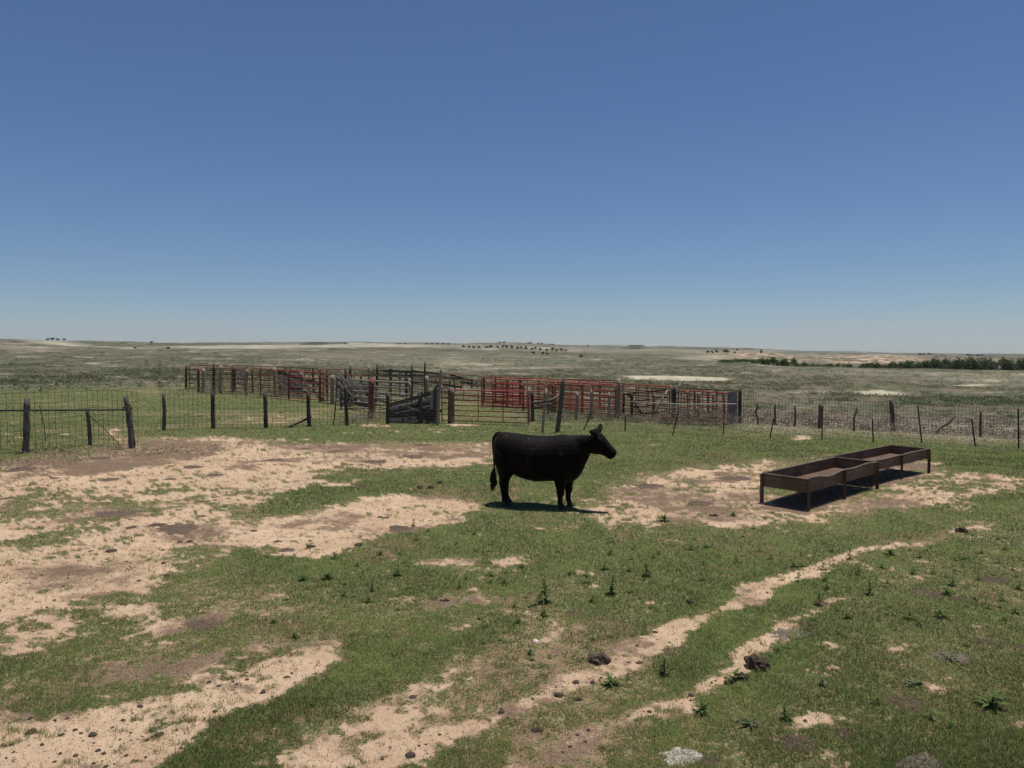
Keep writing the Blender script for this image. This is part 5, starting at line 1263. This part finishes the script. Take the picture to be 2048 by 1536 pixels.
weed(1466, 1032, 4, .8, 'small dark round weed on the brown ground left of the troughs')
weed(828, 1052, 1, .62, 'small upright weed on the edge of the bare sand bowl')
weed(655, 1158, 4, 1.0, 'dark spiky bluish weed in the grass below the sand bowl')
weed(607, 1160, 3, 1.0, 'spreading weed left of the dark spiky weed below the sand bowl')
weed(1330, 1350, 1, .8, 'pale grey-green weed between the two wheel ruts')
weed(1405, 1425, 3, 1.0, 'sprawling weed with dead twigs on the bare patch between the ruts')
weed(1223, 1370, 3, .9, 'curly leafed weed on the edge of the middle wheel rut')
weed(1470, 1360, 3, .9, 'leafy weed beside the dark overhanging dung slab')
weed(1830, 1372, 2, 1.0, 'pale long-leafed seedling at the right of the near pasture', pale=True)
weed(1780, 1110, 4, 1.0, 'bushy weed beside the end of the wheel rut')
weed(1985, 1415, 3, 1.3, 'broad dark weed low at the right of the near pasture')
weed(1500, 1450, 2, 1.0, 'pale long-leafed seedling beside the white crusted dung', pale=True)
weed(1905, 1320, 2, 1.0, 'pale seedling near the striped dung slab', pale=True)
gw = 'small green weeds scattered in the pasture'
spots = [(1030, 1215), (1088, 1232), (1135, 1150), (1172, 1165), (1175, 1150), (1225, 1108), (1215, 1140), (1260, 1120), (1268, 1100), (1310, 1115), (1320, 1105), (1292, 1155), (1255, 1145), (1405, 1130), (1475, 1128), (1380, 1100), (1410, 1095), (1120, 1062), (1120, 1105), (1185, 1205), (1265, 1185),
         (745, 1182), (668, 1120), (760, 1112), (805, 1105), (800, 1150), (740, 1205), (690, 1190), (835, 1080), (860, 1062), (950, 1068), (1065, 1210), (1515, 1105), (1545, 1120), (1590, 1135), (1560, 1160), (1600, 1165), (1640, 1140), (1665, 1105), (1700, 1120), (1720, 1150), (1655, 1175), (1690, 1235), (1740, 1190),
         (1780, 1165), (1830, 1150), (1840, 1115), (1900, 1170), (1890, 1190), (1935, 1120), (1960, 1105), (1995, 1125), (2010, 1100), (2025, 1140), (2035, 1180), (2000, 1200), (1975, 1215), (1995, 1080), (1960, 1160), (2030, 1225), (1945, 1200), (1880, 1235), (1815, 1240), (1860, 1150), (1770, 1135), (2020, 1060), (1950, 1070), (1600, 1110), (1640, 1210), (1570, 1440), (1650, 1370), (1900, 1455), (1860, 1440), (1750, 1410), (620, 1098), (1040, 1135), (980, 1150), (1010, 1165), (920, 1175)]
random.seed(9)
for px, py in spots:
    weed(px+random.uniform(-5, 5), py+random.uniform(-3, 3), random.choice((0, 0, 1, 2, 3)), random.uniform(.5, .95), 'small green leafy weed growing in the middle or right of the pasture', gw)
x, y, z, bl = sample(420, 6.5, 15)
ok = (bl(bare) < .35) & (x/y > -.35)
for i in range(len(x)):
    if not ok[i] or rng.random() > .50: continue
    o = bpy.data.objects.new('weed', random.choice((WM[2], WP, WM[3], WM[2]))); COL.objects.link(o); s = random.uniform(.3, .6); o.location = (x[i], y[i], z[i]-.003); o.scale = (s, s, s); o.rotation_euler = (0, 0, random.uniform(0, 6.28))
    tag(o, 'tiny low weed seedling in the short pasture grass', 'weed', 'tiny weed seedlings in the grass')
# ------------------------------------------------------------------ dung, clods, stones
def lump(seed, flat, rough=.25, sub=3):
    import bmesh
    bm = bmesh.new(); bmesh.ops.create_icosphere(bm, subdivisions=sub, radius=.5); r = random.Random(seed); ox, oy = r.uniform(0, 50), r.uniform(0, 50)
    for v in bm.verts:
        c = v.co.copy(); n = float(fbm(np.array([c.x*3+ox+c.z*2]), np.array([c.y*3+oy-c.z*1.5]), seed, 4)[0])-.5
        n2 = float(vnoise(np.array([c.x*11+ox]), np.array([c.y*11+oy+c.z*9]), seed+5)[0])-.5
        v.co = c*(1+n*rough*2.6+n2*rough*.5); v.co.z *= flat
        if v.co.z < 0: v.co.z *= .3
    me = bpy.data.meshes.new('lump'); bm.to_mesh(me); bm.free(); return me
def pat(seed):
    """a dried, broken pat: ragged outline, ridged low dome, loose crumbs round it"""
    r = random.Random(seed); n = 56; m = 9; V = []; Fq = []; ox = r.uniform(0, 90)
    for j in range(m+1):
        for i in range(n):
            a = 2*math.pi*i/n; t = j/m
            e = float(fbm(np.array([math.cos(a)*2.6+ox]), np.array([math.sin(a)*2.6+ox]), seed, 5)[0])
            R_ = .5*(.42+1.15*e)*(1+.10*math.sin(a*2+ox)); x = math.cos(a)*R_*t; y = math.sin(a)*R_*t
            q = float(fbm(np.array([x*7+ox]), np.array([y*13+ox]), seed+3, 4)[0]); w_ = float(fbm(np.array([x*22+ox]), np.array([y*30]), seed+4, 2)[0])
            V.append((x, y, max(0, 1-t**3)*(.04+.16*max(q-.32, 0)+.035*(w_-.5))-.01*t))
    for j in range(m):
        for i in range(n): Fq.append((j*n+i, (j+1)*n+i, (j+1)*n+(i+1) % n, j*n+(i+1) % n))
    for k in range(46):
        a = r.uniform(0, 6.28); d = r.uniform(.34, .78); s_ = r.uniform(.008, .034); x = math.cos(a)*d; y = math.sin(a)*d*.9; o = len(V); b = r.uniform(0, 6)
        V += [(x+math.cos(b+c)*s_*r.uniform(.7, 1.3), y+math.sin(b+c)*s_*r.uniform(.7, 1.3), 0) for c in (0, 1.6, 3.1, 4.7)] + [(x, y, s_*.9)]
        Fq += [(o, o+1, o+4), (o+1, o+2, o+4), (o+2, o+3, o+4), (o+3, o, o+4)]
    me = bpy.data.meshes.new('pat'); me.from_pydata(V, [], Fq); me.update(); return me
LM = [lump(i, .45) for i in range(3)] + [pat(10+i) for i in range(4)] + [lump(20, .6, .2, 4), lump(31, .7, .5, 4), lump(32, .65, .55, 4), lump(33, .75, .5, 4)]
def put(name, me, px, py, wpx, label, cat, mat, group=None, flatz=1., asp=1., dz=0.0, rot=None, tilt=0):
    b = P(px, py); s = wpx*b.y/F
    if name == 'dung_pat': flatz = min(max(flatz, .6), 1.5)*.95; s *= 1.18
    m = me.copy(); m.materials.append(M[mat]); m.name = name
    o = bpy.data.objects.new(name, m); COL.objects.link(o); o.location = b+Vector((0, 0, dz)); o.scale = (s, s*asp, s*flatz); o.rotation_euler = (tilt, tilt*.5, rot if rot is not None else random.uniform(0, 6.28))
    return tag(o, label, cat, group)
D = [ # px, py, width px, flat index, material, label
 (1362, 1513, 74, 4, 'dung_white', 'white crusted dung mound at the bottom edge of the photo', 1.3),
 (1415, 1522, 50, 5, 'dung', 'brown broken edge piece beside the white crusted dung mound', 1.0),
 (1843, 1528, 90, 3, 'dung_pale', 'grey-brown dung mound at the bottom edge, right of centre', 1.5),
 (1594, 1485, 66, 4, 'dung', 'dark ridged dung pat near the bottom, left of the smaller ridged one', 1.0),
 (1692, 1466, 48, 5, 'dung', 'small ridged dung pat near the bottom edge of the grass', 1.0),
 (1805, 1404, 78, 6, 'dung', 'grassy brown dung patch in the right pasture', .8),
 (1905, 1315, 62, 3, 'dung_pale', 'pale striped slab of dry dung at the right', 1.1),
 (1975, 1284, 40, 4, 'dung', 'dark dung pat at the far right below the dead stalks', .8),
 (2040, 1292, 30, 5, 'dung', 'dark dung lump cut by the right edge of the photo', 1.0),
 (1863, 1188, 58, 6, 'dung', 'flat brown dung streak at the right, beside the darker lump', .5),
 (1916, 1200, 32, 4, 'dung', 'dark brown lump right of the flat dung streak', 1.0),
 (1992, 1160, 56, 3, 'dung', 'dark brown crumbly dung pile near the right edge', 1.0),
 (1641, 1206, 36, 5, 'dung', 'dark grey dung pat beside the wheel rut, with pale ground round it', 1.0),
 (1622, 1250, 34, 6, 'dung', 'small dark dung pat next to the brown crust in the rut', .9),
 (1575, 1268, 70, 4, 'dung_pale', 'long crust of brown dung lying in the right wheel rut', .6),
 (1515, 1336, 48, 3, 'clod', 'black-shadowed dung slab overhanging at the end of the rut stones', 2.2),
 (1487, 1358, 26, 5, 'clod', 'dark curled dung piece below the overhanging slab', 2.4),
 (1460, 1368, 20, 6, 'clod', 'small black dung piece left of the curled piece', 1.6),
 (1200, 1325, 40, 4, 'dung', 'grey ridged dung pat standing on the edge of the middle rut', 2.0),
 (1335, 1300, 26, 5, 'dung', 'oval brown dung piece in the middle wheel rut', .8),
 (1338, 1312, 30, 6, 'dung_pale', 'flat brown crust just below the oval dung piece', .6),
 (1380, 1206, 18, 4, 'clod', 'small dark clod in the grass above the wheel rut', 1.2),
 (1278, 1326, 15, 0, 'clod', 'square dark clod lying in the middle rut, right of its twin', 1.0),
 (1258, 1325, 11, 1, 'clod', 'small dark clod left of the square clod in the middle rut', 1.0),
 (1118, 1392, 20, 3, 'clod', 'dark hollow dung lump in the lower middle rut', 1.0),
 (1075, 1462, 22, 4, 'clod', 'dark lump in the grass strip left of the white crusted dung', 1.0),
 (1155, 1400, 18, 5, 'clod', 'brown lump at the grass edge of the lower middle rut', 1.0),
 (437, 1450, 44, 6, 'dung', 'long grey-brown dung crust on the edge of the left track', .8),
 (318, 1469, 19, 0, 'clod', 'brown stone-like clod in the left track', 1.1),
 (574, 1354, 15, 1, 'clod', 'dark clod on the upper end of the left track', .8),
 (388, 1295, 30, 4, 'dung', 'dark dung pat in the grass above the left track', .8),
 (440, 1285, 22, 5, 'dung', 'dark sliver of dung right of the dung pat above the left track', .8),
 (410, 1248, 70, 6, 'dung', 'large grey spread dung patch in the left grass', .35),
 (333, 1152, 13, 7, 'clod', 'dark round clod where the big bare area meets the grass', 1.3),
 (222, 1103, 21, 0, 'clod', 'largest dark clod on the big bare area at left', 1.2),
 (182, 1102, 11, 1, 'clod', 'small clod left of the largest dark clod', .8),
 (360, 1084, 14, 2, 'clod', 'dark clod on the bare area, left one of a pair', 1.0),
 (379, 1084, 14, 7, 'clod', 'dark clod on the bare area, right one of a pair', 1.0),
 (237, 1028, 74, 3, 'dung', 'wide flat dark dung pat on the big bare area', .25),
 (265, 1054, 26, 5, 'clod', 'dark flat crust left of the small grass tuft on the bare area', .6),
 (350, 1056, 66, 6, 'dung', 'dark torn dung patch on the big bare area', .5),
 (310, 1050, 34, 4, 'clod', 'dark crumbled piece left of the torn dung patch', .5),
 (408, 1003, 26, 3, 'dung', 'brown dung pat above the torn dung patch', .6),
 (402, 1032, 20, 4, 'dung', 'small brown dung pat right of the torn dung patch', .7),
 (12, 997, 26, 5, 'dung', 'dark dung pat at the left edge of the bare area', .8),
 (45, 938, 50, 6, 'dung', 'long dark dung streak on the brown ground below the left fence', .45),
 (195, 917, 46, 3, 'dung', 'dark dung pat on the brown ground between the two stout posts', .5),
 (150, 921, 24, 4, 'dung', 'small dark dung pat left of it on the brown ground', .5),
 (313, 907, 32, 5, 'dung', 'dark dung pat right of the leaning stout post', .5),
 (385, 934, 40, 6, 'dung', 'dark dung sliver on the pale edge of the brown ground', .45),
 (430, 950, 36, 3, 'dung', 'dark dung sliver right of the first one on the pale ground', .4),
 (340, 958, 26, 4, 'dung', 'small dark dung pat above the speckled grass strip', .5),
 (220, 959, 36, 5, 'dung', 'dull dung sliver above the speckled grass strip', .4),
 (110, 956, 20, 6, 'dung', 'small dark dung piece at the lower edge of the brown ground', .4),
 (548, 920, 36, 3, 'dung', 'dark dung patch at the left of the far bare strip', .5),
 (672, 903, 30, 4, 'dung', 'dark dung pat in the middle of the far bare strip', .5),
 (615, 897, 24, 5, 'dung', 'small brown dung pat on the far bare strip', .4),
 (825, 913, 40, 6, 'dung', 'brown dung streak on the far brown strip', .4),
 (750, 923, 44, 3, 'dung', 'brown dung streak below the far brown strip', .35),
 (843, 890, 34, 4, 'dung', 'dark dung pat at the upper edge of the far brown strip', .4),
 (725, 972, 26, 5, 'dung', 'dark dung pat at the tip of the green tongue of grass', .7),
 (840, 977, 16, 6, 'clod', 'dark lump on the brown patch behind the cow', 1.0),
 (862, 977, 16, 3, 'clod', 'second dark lump on the brown patch behind the cow', 1.0),
 (880, 967, 14, 4, 'clod', 'dark lump at the grass edge above the brown patch behind the cow', 1.0),
 (760, 1035, 12, 7, 'clod', 'left dark clod of the pair in the sand bowl', .8),
 (771, 1036, 14, 0, 'clod', 'right dark clod of the pair in the sand bowl', .8),
 (703, 1031, 12, 4, 'clod', 'flat dark piece in the upper sand bowl', .6),
 (862, 1041, 14, 5, 'clod', 'brown flat piece on the right side of the sand bowl', .6),
 (800, 1056, 50, 6, 'dung', 'brown dung crust on the lower right rim of the sand bowl', .6),
 (622, 1094, 18, 3, 'clod', 'dark crust in the lower sand bowl', .8),
 (718, 1091, 17, 1, 'clod', 'upright brown clod on the grass edge of the sand bowl', 1.6),
 (698, 1097, 12, 2, 'clod', 'small brown clod left of the upright clod', .9),
 (507, 1062, 14, 0, 'clod', 'dark clod left of the sand bowl', .9),
 (571, 1100, 34, 4, 'dung', 'brown dung pat at the lower left rim of the sand bowl', .5),
 (555, 1083, 26, 5, 'dung', 'grey-brown dung pat left of the sand bowl floor', .5),
 (670, 1050, 13, 6, 'clod', 'pale brown flat piece in the middle of the sand bowl', .5),
 (1470, 957, 56, 3, 'dung', 'wide brown dung patch on the bare ground left of the troughs', .3),
 (1297, 972, 50, 4, 'dung', 'brown trampled dung patch right of the cow\'s head', .3),
 (1400, 1007, 60, 5, 'dung', 'long brown dung streak between the cow and the troughs', .3),
 (1428, 1032, 16, 6, 'clod', 'small dark lump below the long dung streak', .9),
 (1925, 1064, 26, 3, 'clod', 'dark lump at the far end of the wheel rut', 1.0),
 (1147, 1227, 40, 6, 'dung', 'reddish-brown dung crust in the middle pasture', .6),
 (865, 1199, 22, 4, 'dung', 'pale-topped dung piece in the brown streak of the middle pasture', .8),
 (890, 1202, 18, 5, 'clod', 'dark dung piece right of the pale-topped piece', .8),
 (825, 1394, 16, 7, 'clod', 'dark lump in the grass near the bottom centre', .8)]
random.seed(21)
for px, py, wpx, k, mt, lab, fz in [tuple(q) for q in D]:
    hi = mt == 'clod' and k in (3, 4, 5, 6) and fz >= .8 or fz >= 2
    if hi: put('dung_lump', LM[random.choice((8, 9, 10))], px, py, wpx, lab, 'dung', 'clod' if fz < 2 or mt == 'clod' else mt, None, min(fz, 1.5), random.uniform(.5, .8), -.004, random.uniform(-.3, .3)); continue
    put('dung_pat' if k in (3, 4, 5, 6) else 'clod', LM[k], px, py, wpx, lab, 'dung' if k in (3, 4, 5, 6) else 'clod', mt, None, fz, random.uniform(.75, 1.1), -.004, random.uniform(-.5, .5))
put('stone', LM[7], 1071, 1283, 17, 'bright white stone lying in the near grass', 'stone', 'stone', None, .8, .7, .0)
put('stone', LM[0], 822, 838, 34, 'pale flat stone at the foot of the plank loading ramp', 'stone', 'stone', None, .8, .5, .0)
put('stone', LM[1], 130, 869, 18, 'pale flat stone behind the left wire fence', 'stone', 'caliche', None, .4, .7, .0)
put('stone', LM[2], 1748, 866, 6, 'small white stone at the foot of the right-hand fence', 'stone', 'stone', None, 1, .7, .0)
# small crumbs: countable ones on the bare ground
x, y, z, bl = sample(1500, 4.8, 15)
ok = (bl(bare) > .75) & (bl(PBG) > .6)
idx = [i for i in range(len(x)) if ok[i]][:230]
base = [m.copy() for m in (LM[0], LM[1], LM[2])]
for m in base: m.materials.append(M['clod'])
for i in idx:
    s = random.uniform(.012, .04)*(1.0 if random.random() > .15 else 1.8)
    o = bpy.data.objects.new('dung_crumb', random.choice(base)); COL.objects.link(o); o.location = (x[i], y[i], z[i]); o.scale = (s, s*random.uniform(.6, 1.1), s*1.4); o.rotation_euler = (0, 0, random.uniform(0, 6.28))
    tag(o, 'small brown crumb of dry dung lying on bare sandy ground', 'dung crumb', 'dung crumbs on the bare ground')
# gravel grit on the bare ground, as one mesh
def grit(n, d0, d1, name, label, mat, s0, s1, cond):
    x, y, z, bl = sample(n, d0, d1); m = cond(bl); x, y, z = x[m], y[m], z[m]; k = len(x)
    s = rng.uniform(s0, s1, k)*np.maximum(1, y/9)
    base = np.array([(1, 0, 0), (-.5, .87, 0), (-.5, -.87, 0), (0.1, .05, .8)]); a = rng.uniform(0, 6.28, k)
    ca, sa = np.cos(a), np.sin(a); V = np.zeros((k, 4, 3))
    jj = rng.uniform(.6, 1.3, (k, 4))
    V[..., 0] = x[:, None]+(base[:, 0]*ca[:, None]-base[:, 1]*sa[:, None])*s[:, None]*jj; V[..., 1] = y[:, None]+(base[:, 0]*sa[:, None]+base[:, 1]*ca[:, None])*s[:, None]*jj; V[..., 2] = z[:, None]-.002+base[:, 2]*s[:, None]
    q = np.arange(k)*4; Fq = np.concatenate([np.stack([q, q+1, q+3], -1), np.stack([q+1, q+2, q+3], -1), np.stack([q+2, q, q+3], -1)])
    return tag(npmesh(name, V.reshape(-1, 3), Fq, M[mat]), label, 'grit', kind='stuff')
grit(42000, 4.5, 16, 'pale_grit', 'fine pale gravel grit strewn over the sandy ground', 'caliche', .002, .008, lambda bl: bl(bare) > .45)
grit(26000, 4.5, 20, 'dark_grit', 'fine dark dung crumbs strewn over the sandy ground', 'clod', .002, .010, lambda bl: bl(bare) > .35)
grit(5000, 45, 75, 'caliche_rubble', 'white rubble on the pale scald beyond the corral', 'stone', .03, .10, lambda bl: bl(fw) > .5)

# ------------------------------------------------------------------ air
hz = MB(); hz.box((0, 0, 0), 2, 2, 2); ho = hz.build('haze', M['stone']); ho.data.materials.clear()
ha = bpy.data.materials.new('haze_air'); ha.use_nodes = True; ha.node_tree.nodes.clear()
hv = ha.node_tree.nodes.new('ShaderNodeVolumePrincipled'); hv.inputs['Color'].default_value = (.78, .86, .97, 1); hv.inputs['Density'].default_value = HAZE; hv.inputs['Anisotropy'].default_value = .2
hm_ = ha.node_tree.nodes.new('ShaderNodeOutputMaterial'); ha.node_tree.links.new(hv.outputs[0], hm_.inputs['Volume']); ho.data.materials.append(ha)
zlo = float(Z.min())-1; zhi = 230.
ho.scale = (12500, 12500, (zhi-zlo)/2); ho.location = (0, 0, (zhi+zlo)/2); ho['kind'] = 'stuff'; ho['label'] = 'thin summer haze over the whole plain'
